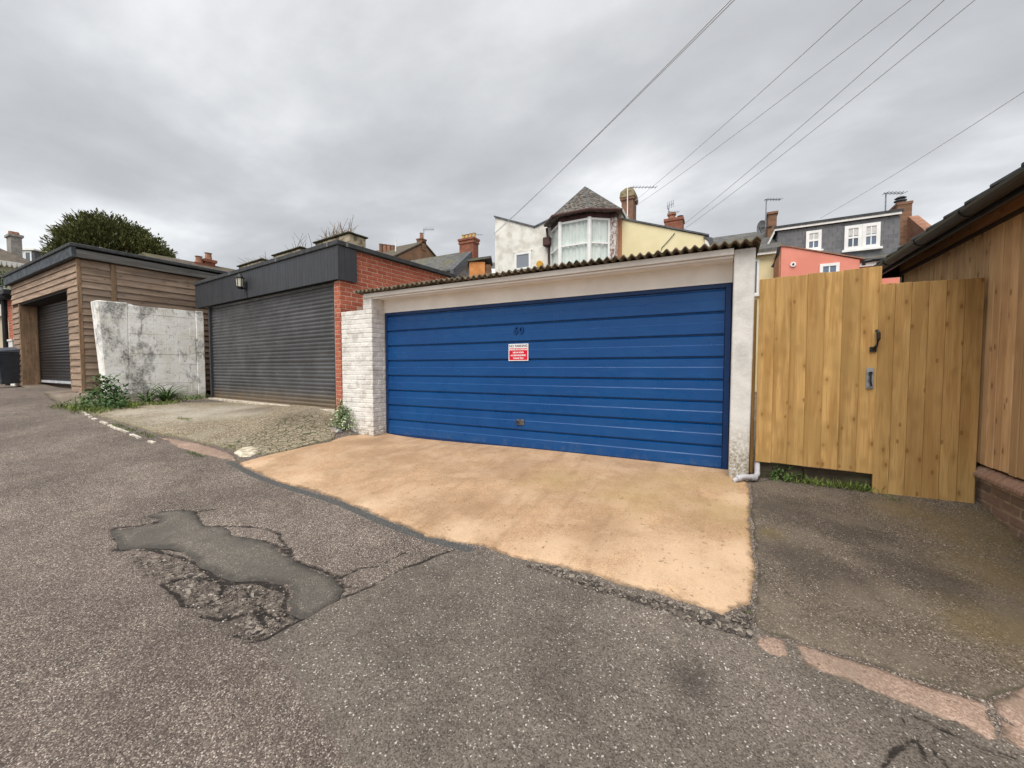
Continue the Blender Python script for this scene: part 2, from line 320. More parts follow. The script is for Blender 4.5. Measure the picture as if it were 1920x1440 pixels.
M_pink = mat_slab('pink_concrete', [(0, (.24, .16, .12, 1)), (.5, (.31, .215, .165, 1)), (1, (.42, .31, .25, 1))], 140, .6, (.22, .165, .125, 1), edge=(.075, .06, .042, 1), ew=.03, blot=(.13, .09, .06, 1))
M_far = mat_slab('lane_concrete', [(0, (.13, .10, .08, 1)), (.5, (.2, .165, .13, 1)), (1, (.32, .27, .22, 1))], 70, .6, (.13, .10, .075, 1), edge=(.1, .08, .05, 1))

# ------------------------------------------------------------------ ground: one road sheet to the horizon, slabs set into it
PATCH = [(-4.358, 1.26), (-4.253, 1.37), (-4.166, 1.491), (-4.244, 1.533), (-4.4, 1.497), (-4.4, 1.605), (-4.323, 1.689), (-4.128, 1.74), (-3.892, 1.666), (-3.701, 1.623), (-3.564, 1.671), (-3.319, 1.647), (-3.188, 1.677), (-2.988, 1.707), (-2.809, 1.7), (-2.616, 1.649), (-2.472, 1.638), (-2.325, 1.634), (-2.174, 1.635), (-2.058, 1.601), (-1.982, 1.575), (-1.942, 1.496), (-1.945, 1.422), (-1.952, 1.332), (-1.986, 1.298), (-2.091, 1.289), (-2.189, 1.34), (-2.244, 1.409), (-2.35, 1.441), (-2.491, 1.405), (-2.592, 1.368), (-2.694, 1.307), (-2.832, 1.297), (-3.003, 1.309), (-3.216, 1.335), (-3.43, 1.343), (-3.542, 1.318), (-3.652, 1.279), (-3.783, 1.214), (-3.869, 1.156), (-4.064, 1.183)]
RUBBLE = [(-3.909, 1.136), (-3.596, 1.204), (-3.437, 1.311), (-3.106, 1.31), (-2.855, 1.286), (-2.694, 1.296), (-2.492, 1.394), (-2.29, 1.427), (-2.206, 1.35), (-2.109, 1.289), (-1.963, 1.294), (-2.001, 1.211), (-1.989, 1.114), (-2.053, 1.048), (-2.192, 1.057), (-2.405, 1.077), (-2.518, 1.054), (-2.715, 1.064), (-3.062, 1.094), (-3.339, 1.096), (-3.688, 1.13)]
NEW_ROAD = [(-1.999, 1.128), (-1.975, 1.313), (-1.93, 1.515), (-1.848, 1.679), (-1.8, 1.903), (-1.709, 2.06), (-1.555, 2.216), (-1.099, 2.372), (0.181, 2.272), (1.008, 2.119), (1.633, 2.024), (0.878, 1.047), (-0.212, 0.464), (-0.713, 0.739), (-1.209, 0.938), (-1.581, 1.02)]
CRACKS = [[(-2.039, 1.073), (-1.999, 1.128), (-1.975, 1.313), (-1.93, 1.515), (-1.848, 1.679), (-1.8, 1.903), (-1.709, 2.06), (-1.628, 2.191)],
 [(-2.095, 1.638), (-2.042, 1.766), (-1.965, 1.826), (-1.93, 2.02)], [(-1.99, 1.561), (-1.971, 1.601), (-1.899, 1.655)], [(-4.41, 1.609), (-4.106, 1.76), (-3.998, 1.879)],
 [(-3.736, 1.625), (-3.513, 1.732), (-3.241, 1.824), (-3.012, 1.826), (-2.756, 1.725), (-2.508, 1.634), (-2.313, 1.639), (-2.11, 1.642)], [(-2.11, 1.642), (-1.982, 1.575), (-1.938, 1.479), (-1.97, 1.298), (-2.001, 1.211), (-2.002, 1.122), (-2.183, 1.061)],
 [(-4.358, 1.26), (-4.143, 1.483)], [(-3.909, 1.136), (-3.634, 1.273), (-3.379, 1.311), (-3.092, 1.304), (-2.82, 1.291), (-2.496, 1.396), (-2.272, 1.416), (-2.14, 1.309), (-1.979, 1.294)],
 [(-2.694, 1.275), (-2.588, 1.203), (-2.572, 1.116), (-2.705, 1.069), (-3.087, 1.104)], [(-2.562, 1.317), (-2.351, 1.28), (-2.198, 1.246), (-2.058, 1.247)], [(-2.518, 1.054), (-2.366, 1.096), (-2.277, 1.207), (-2.095, 1.166)], [(-3.056, 1.141), (-3.019, 1.229), (-2.831, 1.275)],
 [(0.521, 1.764), (0.552, 1.812), (0.564, 1.836), (0.632, 1.924), (0.661, 1.976), (0.642, 2.042), (0.62, 2.08)], [(0.665, 1.969), (0.666, 1.934), (0.665, 1.844), (0.66, 1.781)], [(0.682, 2.026), (0.702, 2.008), (0.699, 1.928), (0.72, 1.875), (0.734, 1.837)],
 PATCH + [PATCH[0]],
 [(0.62, 2.08), (0.697, 2.073), (0.755, 2.057), (0.867, 2.04), (0.979, 2.055)]]
GAP = [(-1.099, 2.251), (-0.918, 2.31), (-0.725, 2.315), (-0.52, 2.27), (-0.443, 2.247), (-0.235, 2.291), (-0.066, 2.286), (0.062, 2.307), (0.123, 2.407), (0.165, 2.456), (0.163, 2.257), (0.159, 2.188), (-0.061, 2.168), (-0.181, 2.179), (-0.444, 2.194), (-0.682, 2.182), (-0.913, 2.227), (-1.073, 2.228)]
TAR = [(-5.355, 2.629), (-4.556, 2.501), (-4.001, 2.457), (-3.547, 2.441), (-3.047, 2.41), (-2.544, 2.321), (-2.137, 2.263), (-1.81, 2.243), (-1.533, 2.249)]
SPOT = [(-0.083, 1.819)][0]
def grid_axis(lo, hi, fine, far):
    a = list(np.arange(lo, hi + 1e-6, fine)); st = fine; x = lo
    while x > -far: st *= 1.35; x -= st; a.insert(0, x)
    st = fine; x = hi
    while x < far: st *= 1.35; x += st; a.append(x)
    return np.array(a)
gx, gy = grid_axis(-5.2, 2.0, .018, 400), grid_axis(.7, 2.9, .018, 400)
GX, GY = np.meshgrid(gx, gy); fx, fy = GX.ravel(), GY.ravel()
near = (fx > -12) & (fx < 4) & (fy > -1) & (fy < 6)
def near_attr(fn, far=5.0):
    a = np.full(fx.shape, far); a[near] = fn(fx[near], fy[near]); return a
def signed(px, py, poly): d = seg_dist(px, py, poly, True); return np.where(inside(px, py, poly), -d, d)
rc = [rag(c, .035, .010, False, 20 + i) for i, c in enumerate(CRACKS)]
ck = [1.0] * 12 + [1.65] * 3 + [.9, 1.4]
crack = near_attr(lambda x, y: np.minimum.reduce([seg_dist(x, y, c) * k + max(0, k - 1) * .003 for c, k in zip(rc, ck)]))
seam = signed(fx, fy, NEW_ROAD); rub = near_attr(lambda x, y: signed(x, y, RUBBLE)); gap = near_attr(lambda x, y: signed(x, y, GAP))
tar = near_attr(lambda x, y: seg_dist(x, y, TAR) - .035); spot = np.hypot(fx - SPOT[0], fy - SPOT[1])
fz = H(np.clip(fx, -160, 160), np.clip(fy, -160, 160))
ss = lambda v, a, b: (lambda t: t * t * (3 - 2 * t))(np.clip((v - a) / (b - a), 0, 1))
rn = rng.normal(size=fx.shape)
fz = fz - .010 * (1 - ss(crack, .0, .022)) - (1 - ss(rub, -.06, .03)) * (.009 + .0055 * rn) - (1 - ss(gap, -.02, .004)) * (.008 + .006 * rn)
nx, ny = len(gx), len(gy); idx = np.arange(nx * ny).reshape(ny, nx)
faces = np.stack([idx[:-1, :-1], idx[:-1, 1:], idx[1:, 1:], idx[1:, :-1]], -1).reshape(-1, 4)
def np_mesh(name, verts, faces, mat, attrs):
    me = bpy.data.meshes.new(name); me.from_pydata([tuple(map(float, v)) for v in verts], [], [tuple(map(int, f)) for f in faces])
    for k, a in attrs.items():
        at = me.attributes.new(k, 'FLOAT', 'POINT'); at.data.foreach_set('value', np.asarray(a, np.float32))
    me.materials.append(mat); me.polygons.foreach_set('use_smooth', [True] * len(me.polygons)); me.update(); return me
road = link(np_mesh('road', np.c_[fx, fy, fz], faces, M_asph, dict(crack=crack, seam=seam, rub=rub, gap=gap, tar=tar, spot=spot)), 'road')
tag(road, 'worn grey-brown asphalt lane with cracks and old repairs', kind='structure')

def slab(name, poly, mat, step=.05, top=.012, cracks=(), blobs=None, seed=1, amp=.012, parent=None, label=None, dip=.022, lift=None):
    bd = rag(poly, .04, amp, True, seed); xs = [p[0] for p in bd]; ys = [p[1] for p in bd]
    X, Y = np.meshgrid(np.arange(min(xs), max(xs), step), np.arange(min(ys), max(ys), step)); r = np.random.default_rng(seed)
    X = X.ravel() + r.uniform(-.3, .3, X.size) * step; Y = Y.ravel() + r.uniform(-.3, .3, Y.size) * step
    ok = inside(X, Y, bd); X, Y = X[ok], Y[ok]; ok = seg_dist(X, Y, bd, True) > step * .35; X, Y = X[ok], Y[ok]
    Bd = np.array(bd); tg = np.roll(Bd, -1, 0) - np.roll(Bd, 1, 0); nl = np.c_[-tg[:, 1], tg[:, 0]] / (np.hypot(tg[:, 0], tg[:, 1])[:, None] + 1e-9)
    for sg in (1, -1):
        q = Bd + nl * .011 * sg; kk = inside(q[:, 0], q[:, 1], bd); q = q[kk]; q = q[seg_dist(q[:, 0], q[:, 1], bd, True) > .008]; X = np.r_[X, q[:, 0]]; Y = np.r_[Y, q[:, 1]]
    pts = [Vector(p) for p in bd] + [Vector((a, b)) for a, b in zip(X, Y)]
    res = delaunay_2d_cdt(pts, [], [list(range(len(bd)))], 1, 1e-6)
    V = np.array([(v.x, v.y) for v in res[0]]); F = [f for f in res[2]]
    ed = seg_dist(V[:, 0], V[:, 1], bd, True)
    z = H(V[:, 0], V[:, 1]) + top * (.55 * ss(ed, 0, .009) + .45 * ss(ed, 0, .05)) - dip * (1 - ss(ed, 0, .008))
    if lift is not None: z = z + lift(V[:, 0], V[:, 1])
    at = dict(edge=ed)
    if cracks:
        cr = np.minimum.reduce([seg_dist(V[:, 0], V[:, 1], rag(c, .035, .008, False, seed + 3 + i)) for i, c in enumerate(cracks)])
        z = z - .006 * (1 - ss(cr, 0, .02)); at['crack'] = cr
    else: at['crack'] = np.full(len(V), 5.0)
    for k, bl in (blobs or {}).items():
        a = np.zeros(len(V))
        for bx, by, rad in bl: a = np.maximum(a, 1 - np.clip(np.hypot(V[:, 0] - bx, V[:, 1] - by) / rad, 0, 1))
        at[k] = a
    tri = []
    for f in F:
        a, b, c = V[f[0]], V[f[1]], V[f[2]]
        tri.append(tuple(f) if (b[0] - a[0]) * (c[1] - a[1]) - (b[1] - a[1]) * (c[0] - a[0]) > 0 else tuple(f[::-1]))
    o = link(np_mesh(name, np.c_[V, z], tri, mat, at), name, parent)
    return tag(o, label, kind=None if parent else 'structure')
def B(pts, rad): return [(p[0], p[1], r) for p, r in zip(pts, rad)]
slab('asphalt_patch', PATCH, M_patch, .03, .001, seed=3, amp=.013, parent=road, dip=.006)
slab('driveway', [(-5.199, 2.652), (-5.182, 2.85), (-5.117, 3.226), (-5.02, 3.789), (-5.213, 4.067), (-5.31, 4.374), (-5.13, 4.707), (-5.064, 4.953), (-2.786, 6.006), (0.116, 5.606), (0.231, 4.912), (0.243, 4.271), (0.212, 3.307), (0.172, 2.625), (0.16, 2.444), (0.103, 2.396), (0.02, 2.288), (-0.112, 2.294), (-0.276, 2.306), (-0.481, 2.297), (-0.712, 2.32), (-1.062, 2.294), (-1.302, 2.294), (-1.462, 2.311), (-1.565, 2.296), (-1.918, 2.254), (-2.187, 2.316), (-2.616, 2.387), (-3.131, 2.477), (-3.649, 2.512), (-4.175, 2.507), (-4.692, 2.565)], M_tan, .045, .012,
     cracks=[[(-0.439, 2.317), (-0.25, 2.319), (-0.131, 2.388), (-0.04, 2.489), (0.157, 2.649)], [(-0.145, 2.381), (-0.036, 2.333), (0.02, 2.309)], [(-1.652, 2.289), (-1.598, 2.345), (-1.543, 2.402), (-1.462, 2.311)], [(-1.553, 2.382), (-1.567, 2.477), (-1.558, 2.618), (-1.736, 2.744)], [(-0.712, 2.991), (-0.473, 2.968), (-0.297, 3.027)]],
     blobs=dict(a1=B([(0.122, 3.641), (-0.63, 3.641), (-0.088, 4.264), (-0.42, 4.196), (-1.489, 3.729)], (.7, .8, .5, .5, .6)), a2=B([(-3.522, 3.744), (-2.06, 3.874), (-1.842, 2.869), (-0.753, 2.839), (-4.588, 4.207)], (.5, .6, .35, .4, .5)), a3=B([(-4.008, 2.638), (-2.773, 2.532), (-1.735, 2.404), (-1.033, 2.402), (-0.407, 2.387), (0.015, 2.419), (-4.944, 2.717), (0.149, 2.904), (-0.293, 2.682), (0.169, 3.894)], (.35, .35, .35, .4, .45, .5, .3, .35, .6, .3))), seed=5, label='sandy orange concrete driveway in front of the blue door')
AP2 = slab('concrete_apron', [(-9.89, 2.639), (-10.912, 3.279), (-10.919, 4.017), (-11.779, 5.363), (-11.192, 5.792), (-6.066, 4.775), (-5.665, 4.594), (-5.542, 4.327), (-5.227, 4.04), (-5.088, 3.841), (-5.085, 3.243), (-5.201, 2.993), (-5.405, 2.907), (-5.666, 2.849), (-6.093, 2.832), (-6.713, 2.787), (-7.304, 2.673), (-8.33, 2.649)], M_agg, .05, .014,
     cracks=[[(-8.843, 3.246), (-8.214, 3.23), (-7.733, 3.293)], [(-6.99, 2.904), (-6.948, 2.84), (-7.304, 2.673)], [(-6.641, 3.583), (-5.916, 3.571), (-5.829, 3.854), (-5.815, 4.12)], [(-5.953, 2.996), (-5.937, 3.272), (-5.471, 3.374), (-4.929, 3.328)], [(-7.73, 3.254), (-7.979, 3.853), (-7.831, 4.233)], [(-5.687, 3.591), (-5.214, 3.443), (-5.504, 3.987), (-5.173, 3.878)]],
     blobs=dict(a1=B([(-8.306, 3.581), (-9.117, 3.589), (-8.522, 4.117), (-7.637, 4.035), (-9.374, 3.06)], (1.1, .9, 1.0, .6, .6)), a2=B([(-6.29, 4.164), (-7.714, 4.265), (-10.274, 4.749), (-10.549, 4.064), (-5.92, 4.294)], (.75, .6, .6, .6, .5)), craze=B([(-5.573, 3.518), (-5.544, 3.925), (-5.587, 3.219), (-5.983, 3.957)], (1.1, .8, .9, .8))), seed=7, label='cracked pebbly concrete apron in front of the dark roller door')
tag(slab('cover', [(-5.635, 2.82), (-5.746, 2.97), (-5.704, 3.071), (-5.534, 3.096), (-5.37, 2.995), (-5.314, 2.845), (-5.432, 2.779)], plain('pale_concrete', S(215, 205, 185), S(150, 140, 115), 14, rnd=0), .05, .02, seed=9, amp=.006), 'pale round concrete cover set between the aprons and lane', kind='structure')
slab('kerb_strip', [(-7.268, 2.634), (-6.66, 2.765), (-6.047, 2.81), (-5.605, 2.792), (-5.213, 2.666), (-5.491, 2.636), (-5.922, 2.598), (-6.527, 2.556)], M_pink, .05, .006, seed=13, label='pinkish concrete edging strip beside the lane')
KW = plain('white_paint_worn', S(225, 218, 205), S(150, 140, 125), 20, rnd=.05)
kl = [tuple(p) for p in [(-10.451, 2.666), (-9.496, 2.558), (-8.837, 2.525), (-8.3, 2.483), (-7.812, 2.481), (-7.355, 2.46), (-6.935, 2.476)]]
mb = MB()
ks = rag(kl, .12, .008, False, 31)
for (a, b), (c, d) in zip(ks[:-1], ks[1:]):
    if random.random() < .2: continue
    L = hypot(c - a, d - b); px, py = -(d - b) / L * .022, (c - a) / L * .022
    za, zb = float(H(a, b)) + .016, float(H(c, d)) + .016
    mb.add([(a - px, b - py, za - .06), (c - px, d - py, zb - .06), (c + px, d + py, zb - .06), (a + px, b + py, za - .06), (a - px, b - py, za), (c - px, d - py, zb), (c + px, d + py, zb), (a + px, b + py, za)],
           [(0, 3, 2, 1), (4, 5, 6, 7), (0, 1, 5, 4), (1, 2, 6, 5), (2, 3, 7, 6), (3, 0, 4, 7)])
tag(mb.build('kerb', KW), 'thin pale broken kerb edging along the pebbly apron', kind='structure')
slab('side_apron', [(0.274, 4.446), (0.479, 4.723), (1.361, 5.124), (2.062, 5.397), (2.019, 4.774), (1.921, 4.093), (1.802, 3.156), (1.544, 2.799), (1.184, 2.491), (0.995, 2.315), (0.738, 2.286), (0.476, 2.268), (0.177, 2.247), (0.167, 2.386), (0.2, 2.931)], M_side, .05, .006,
     cracks=[[(0.919, 2.328), (0.855, 2.333), (0.745, 2.307)], [(1.38, 4.409), (1.576, 4.421), (1.728, 4.419)]],
     blobs=dict(a1=B([(1.567, 4.065), (1.564, 3.551), (1.342, 4.281), (1.346, 2.869), (1.214, 2.859), (1.832, 4.185), (0.318, 3.363)], (.55, .5, .4, .45, .35, .5, .18)), a2=B([(0.466, 3.823), (0.87, 3.674), (1.0, 3.317), (0.415, 3.112), (0.611, 2.971), (1.171, 3.247)], (.5, .5, .4, .35, .4, .3)), a3=B([(0.242, 2.47), (0.322, 2.348), (0.484, 2.31), (0.656, 2.308), (0.672, 2.797), (0.922, 2.893)], (.3, .3, .25, .25, .25, .25))), seed=15, label='dark mossy concrete apron in front of the timber gate')
gut = slab('gutter', [(0.172, 2.244), (0.238, 2.265), (0.312, 2.268), (0.334, 2.136), (0.253, 2.108), (0.179, 2.121)], M_pink, .03, .004, seed=17, label='pinkish concrete gutter strip along the edge of the lane')
slab('gutter_slab', [(0.321, 2.269), (0.476, 2.268), (0.738, 2.286), (0.989, 2.306), (0.968, 2.205), (0.934, 2.078), (0.836, 2.106), (0.687, 2.116), (0.519, 2.117), (0.345, 2.129)], M_pink, .035, .004, seed=19, parent=gut)
slab('gutter_slab', [(0.993, 2.306), (1.021, 2.34), (1.194, 2.498), (1.539, 2.79), (1.723, 2.552), (1.355, 1.986), (1.197, 2.061), (0.993, 2.085), (0.94, 2.079), (0.976, 2.21)], M_pink, .04, .004, seed=21, parent=gut, cracks=[[(0.98, 2.248), (1.018, 2.234), (1.031, 2.186)]])
slab('lane_apron', [(-17.243, 3.284), (-25.499, 5.369), (-18.074, 4.521), (-13.088, 3.422), (-11.952, 3.383), (-11.411, 3.349), (-10.206, 2.739), (-11.043, 2.677), (-12.39, 2.743), (-15.867, 3.195)], M_far, .12, .012, seed=23, label='dusty brown concrete apron of the timber-clad garage')

# ------------------------------------------------------------------ shared materials for the buildings
M_white = plain('white_paint', S(232, 230, 224), S(205, 202, 195), 5, .75, .03, .5, 45)
def mat_white_brick():
    n = NT('white_painted_brick'); v = n.pos(); z = n.z()
    c = n.mix(n.rng(n.noise(v, 7, 6, .65), .42, .7), S(230, 227, 221), S(196, 191, 183))
    c = n.val(c, n.rng(n.rand(), 0, 1, .93, 1.03, False))
    c = n.mix(n.math('MULTIPLY', n.rng(n.noise(v, 26, 5, .7), .62, .7), .5), c, S(130, 118, 105))
    c = n.mix(n.math('MULTIPLY', n.rng(n.math('ADD', z, n.math('MULTIPLY', n.noise(v, 6, 4), .3)), .12, .5, .75, 0), n.rng(n.noise(v, 14, 6, .7), .4, .62)), c, S(140, 120, 95))
    n.bump(n.math('ADD', n.noise(v, 38, 5, .6), n.math('MULTIPLY', n.noise(v, 11, 3), 2.0)), .7, .007); return n.out(c, .7, .3)
M_wbrick = mat_white_brick()
def mat_pier():
    n = NT('white_rendered_pier'); v = n.pos(); z = n.z()
    c = n.mix(n.rng(n.noise(v, 4, 6, .65), .35, .7), S(218, 216, 211), S(192, 190, 185))
    c = n.mix(n.math('MULTIPLY', n.rng(n.noise(n.map(v, (9, 9, 2)), 1, 5, .7), .58, .75), .3), c, S(160, 158, 155))
    st = n.math('MULTIPLY', n.rng(n.math('ADD', z, n.math('MULTIPLY', n.noise(v, 9, 5, .7), .5)), .42, .8, .85, 0), n.rng(n.noise(v, 28, 6, .75), .36, .6))
    c = n.mix(st, c, S(122, 108, 82)); n.bump(n.noise(v, 22, 6, .65), .55, .008); return n.out(c, .75, .3)
M_pier = mat_pier()
def mat_peel():
    n = NT('peeling_whitewash'); v = n.pos(); z = n.z()
    c = n.mix(n.rng(n.noise(v, 3, 5), .4, .65), S(252, 251, 247), S(238, 235, 226))
    up = n.rng(z, 2.05, 2.6, 0, .16); dn = n.rng(z, 1.05, .55, 0, .10)
    big = n.math('ADD', n.math('ADD', n.noise(n.map(v, (1, 1, .55)), 1.9, 3, .6), n.math('MULTIPLY', n.noise(n.map(v, (1, 1, .6)), 9, 7, .75), .65)), n.math('ADD', up, dn))
    c = n.mix(n.math('MULTIPLY', n.math('MULTIPLY', n.rng(big, .85, 1.03), n.rng(n.noise(v, 30, 6, .8), .36, .56, .25, 1)), .85), c, S(104, 102, 98)); 
    c = n.mix(n.math('MULTIPLY', n.rng(n.noise(v, 13, 8, .85), .54, .64), .7), c, S(84, 80, 74))
    c = n.mix(n.math('MULTIPLY', n.rng(n.math('ADD', z, n.math('MULTIPLY', n.noise(v, 8, 4), .3)), .5, .85, .55, 0), 1.0), c, S(128, 118, 92))
    n.bump(n.noise(v, 20, 6, .7), .8, .012); return n.out(c, .85, .15)
M_peel = mat_peel()
M_cream = plain('cream_board', S(248, 245, 239), S(238, 234, 227), 3, .6, .02, .05)
M_mortar = plain('mortar', S(205, 172, 152), S(182, 150, 132), 20, .9, 0, .5)
def mat_brick(name, a, b, d, fleck=.35):
    n = NT(name); v = n.ovec()
    c = n.mix(n.rng(n.noise(v, 9, 6, .65), .35, .7), a, b); c = n.mix(n.rng(n.rand(), .55, 1.0, 0, .75, False), c, d)
    c = n.mix(n.math('MULTIPLY', n.rng(n.noise(v, 40, 5, .7), .6, .7), fleck), c, S(215, 185, 165)); n.bump(n.noise(v, 55, 5, .65), .6, .004); return n.out(c, .85, .2)
M_red = mat_brick('red_brick', S(188, 108, 84), S(168, 92, 71), S(150, 78, 61))
M_brown = mat_brick('brown_brick', S(134, 112, 96), S(112, 97, 84), S(146, 116, 102), .25)
M_cap = mat_brick('pink_cap_brick', S(158, 124, 106), S(140, 114, 98), S(140, 128, 112), .35)
def mat_blue():
    n = NT('blue_paint'); v = n.pos(); z = n.z()
    c = n.mix(n.rng(n.noise(v, 1.4, 4), .35, .7), S(4, 66, 124), S(8, 72, 130))
    c = n.mix(n.math('MULTIPLY', n.rng(n.noise(n.map(v, (1.5, 1.5, 9)), 2.2, 5, .65), .52, .72), .22), c, S(44, 92, 146))
    c = n.mix(n.math('MULTIPLY', n.rng(n.math('ADD', z, n.math('MULTIPLY', n.noise(v, 4, 5, .7), .4)), .2, .4, .4, 0), n.rng(n.noise(v, 12, 5, .7), .45, .7)), c, S(84, 98, 114))
    n.bump(n.math('ADD', n.noise(v, 1.6, 3), n.math('MULTIPLY', n.noise(v, 7, 4), .25)), .3, .03); return n.out(c, n.rng(n.noise(v, 6, 5), .3, .7, .26, .48), .36)
M_blue = mat_blue(); M_blue_dark = plain('blue_frame_paint', S(18, 52, 98), S(15, 46, 90), 4, .4, 0, .05)
def mat_roller():
    n = NT('roller_slat_paint'); v = n.pos(); z = n.z()
    c = n.mix(n.rng(n.noise(v, 2, 5), .35, .7), S(70, 71, 73), S(86, 86, 88)); c = n.val(c, n.rng(n.rand(), 0, 1, .9, 1.1, False))
    c = n.mix(n.math('MULTIPLY', n.rng(n.math('ADD', n.math('SUBTRACT', z, .3), n.math('MULTIPLY', n.noise(v, 3, 5), .35)), .18, .62, .8, 0), 1.0), c, S(118, 100, 76))
    c = n.mix(n.math('MULTIPLY', n.rng(n.noise(n.map(v, (4, 4, 14)), 1, 6, .75), .62, .72), .55), c, S(150, 150, 148))
    return n.out(c, n.rng(n.noise(v, 5, 5), .3, .7, .34, .55), .5)
M_roll = mat_roller()
M_anth = plain('anthracite_plastic', S(62, 64, 68), S(56, 58, 62), 3, .45, .05, .03)
M_felt = plain('roof_felt', S(74, 76, 78), S(58, 60, 62), 9, .85, 0, .6)
M_black = plain('black_plastic', S(34, 35, 37), S(28, 29, 30), 5, .42, 0, .04)
M_iron = plain('black_iron', S(30, 31, 33), S(40, 38, 36), 12, .5, 0, .2)
M_galv = plain('galvanised_steel', S(168, 172, 178), S(135, 138, 142), 18, .45, 0, .1, metal=.6)
M_pvc = plain('grey_pvc', S(186, 186, 192), S(165, 164, 168), 8, .45, 0, .05)
M_asb = plain('mossy_corrugated_cement', S(132, 120, 102), S(78, 72, 56), 11, .95, 0, .8, 50)
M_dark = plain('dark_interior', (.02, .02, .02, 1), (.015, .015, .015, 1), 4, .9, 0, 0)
M_grey_render = plain('grey_render', S(160, 156, 150), S(135, 130, 124), 5, .9, 0, .4)
M_larch = wood('weathered_larch', S(178, 154, 132), S(134, 113, 96), 'x', True, .16, weather=S(146, 128, 112), knot_scale=.8)
M_larch_v = wood('weathered_larch_post', S(164, 134, 108), S(128, 102, 80), 'z', True, .1, weather=S(120, 104, 80))
M_greywood = wood('silvered_board', S(122, 120, 116), S(90, 88, 86), 'y', False, .1)
M_pine = wood('new_pine', S(200, 162, 104), S(166, 128, 76), 'z', True, .13, kcol=S(122, 78, 36), knot_scale=1.0, weather=S(168, 136, 84))
M_pine2 = wood('new_pine_smooth', S(192, 157, 102), S(166, 130, 80), 'z', True, .09, kcol=S(120, 76, 36), knot_scale=.9)
M_cedar = wood('brown_cedar', S(212, 176, 132), S(190, 152, 110), 'z', True, .13, kcol=S(98, 62, 38), knot_scale=.75)
M_cedar_y = wood('brown_soffit_board', S(172, 128, 88), S(150, 108, 72), 'y', True, .05)
M_oldwood = wood('old_dark_board', S(96, 86, 72), S(66, 58, 48), 'x', True, .1, weather=S(90, 92, 68))

def brick_mesh(L, mat, D=.05, h=.064, bev=.006):
    key = ('b', round(L, 2), mat.name, D, h)
    if key not in CACHE: CACHE[key] = MB().box(-round(L, 2) / 2, round(L, 2) / 2, 0, D, -h / 2, h / 2).mesh('brick', mat, bevel=bev)
    return CACHE[key]
CACHE = {}
def lay(root, mat, axis, a0, a1, z0, z1, const, name='brick', L=.215, g=.010, ch=.075, out=.006, ok=None, seed=1, jit=.0012, h=.064, D=.05, lim=9999, first=0):
    """courses of single bricks along x (facing -y) or along y (facing +x)"""
    r = random.Random(seed); k = 0; cnt = 0; z = z0
    while z + ch * .6 < z1:
        a = a0 - (L / 2 + g / 2 if (k + first) % 2 else 0)
        while a < a1 - .01:
            b0, b1 = max(a, a0), min(a + L, a1)
            if b1 - b0 > .035 and (ok is None or ok((b0 + b1) / 2, z + ch / 2)) and cnt < lim:
                m = brick_mesh(b1 - b0, mat, D, h); c = (b0 + b1) / 2; o = r.gauss(0, jit)
                if axis == 'x': link(m, name, root, (c, const - out + o, z + ch / 2), (r.gauss(0, .004), r.gauss(0, .004), r.gauss(0, .004)))
                else: link(m, name, root, (const + out + o, c, z + ch / 2), (r.gauss(0, .004), r.gauss(0, .004), pi / 2 + r.gauss(0, .004)))
                cnt += 1
            a += L + g
        z += ch; k += 1
    return cnt

# ------------------------------------------------------------------ garage with the blue door
bg_ = thing('garage', 'garage with a wide blue up-and-over door between white piers under a corrugated roof', 'garage', (0, 4.5, 0))
MB().add([(.078, 0, -.15), (.25, 0, -.15), (.25, .5, -.15), (.078, .5, -.15), (.085, 0, 2.272), (.268, 0, 2.272), (.268, .5, 2.272), (.085, .5, 2.272)],
         [(0, 3, 2, 1), (4, 5, 6, 7), (0, 1, 5, 4), (1, 2, 6, 5), (2, 3, 7, 6), (3, 0, 4, 7)]).build('pier', M_pier, bg_, bevel=.008)['label'] = 'smooth white rendered pier stained at its foot'
MB().xz([(-5.61, -.2), (-4.91, -.2), (-4.91, 2.26), (-5.095, 2.26), (-5.095, 2.03), (-5.61, 2.03)], .004, .5).build('pier', M_wbrick, bg_)
lay(bg_, M_wbrick, 'x', -5.615, -4.905, -.06, 2.04, 0.004, out=.005, seed=3, jit=.002)
lay(bg_, M_wbrick, 'x', -5.10, -4.905, 2.04, 2.27, 0.004, out=.005, seed=4, jit=.002)
lay(bg_, M_wbrick, 'y', .012, .275, -.06, 2.1, -4.91, out=.005, seed=5, jit=.002, first=1)
box('wall', M_grey_render, bg_, -5.6, -5.42, .5, 5.2, -.3, 2.12); box('wall', M_grey_render, bg_, .085, .255, .5, 5.2, -.3, 2.12); box('wall', M_grey_render, bg_, -5.42, .085, 5.0, 5.2, -.3, 2.12)
box('lintel', M_cream, bg_, -4.903, .08, .262, .34, 2.004, 2.23)
box('soffit', M_cream, bg_, -4.903, .08, .035, .261, 2.212, 2.226)
MB().xz([(-5.06, 2.222), (.083, 2.222), (.083, 2.282), (-5.06, 2.282)], -.022, .02).build('fascia', M_cream, bg_, bevel=.003)
MB().xz([(-4.903, 2.196), (.08, 2.196), (.08, 2.219), (-4.903, 2.219)], .012, .034).build('fascia_moulding', M_cream, bg_, bevel=.004)
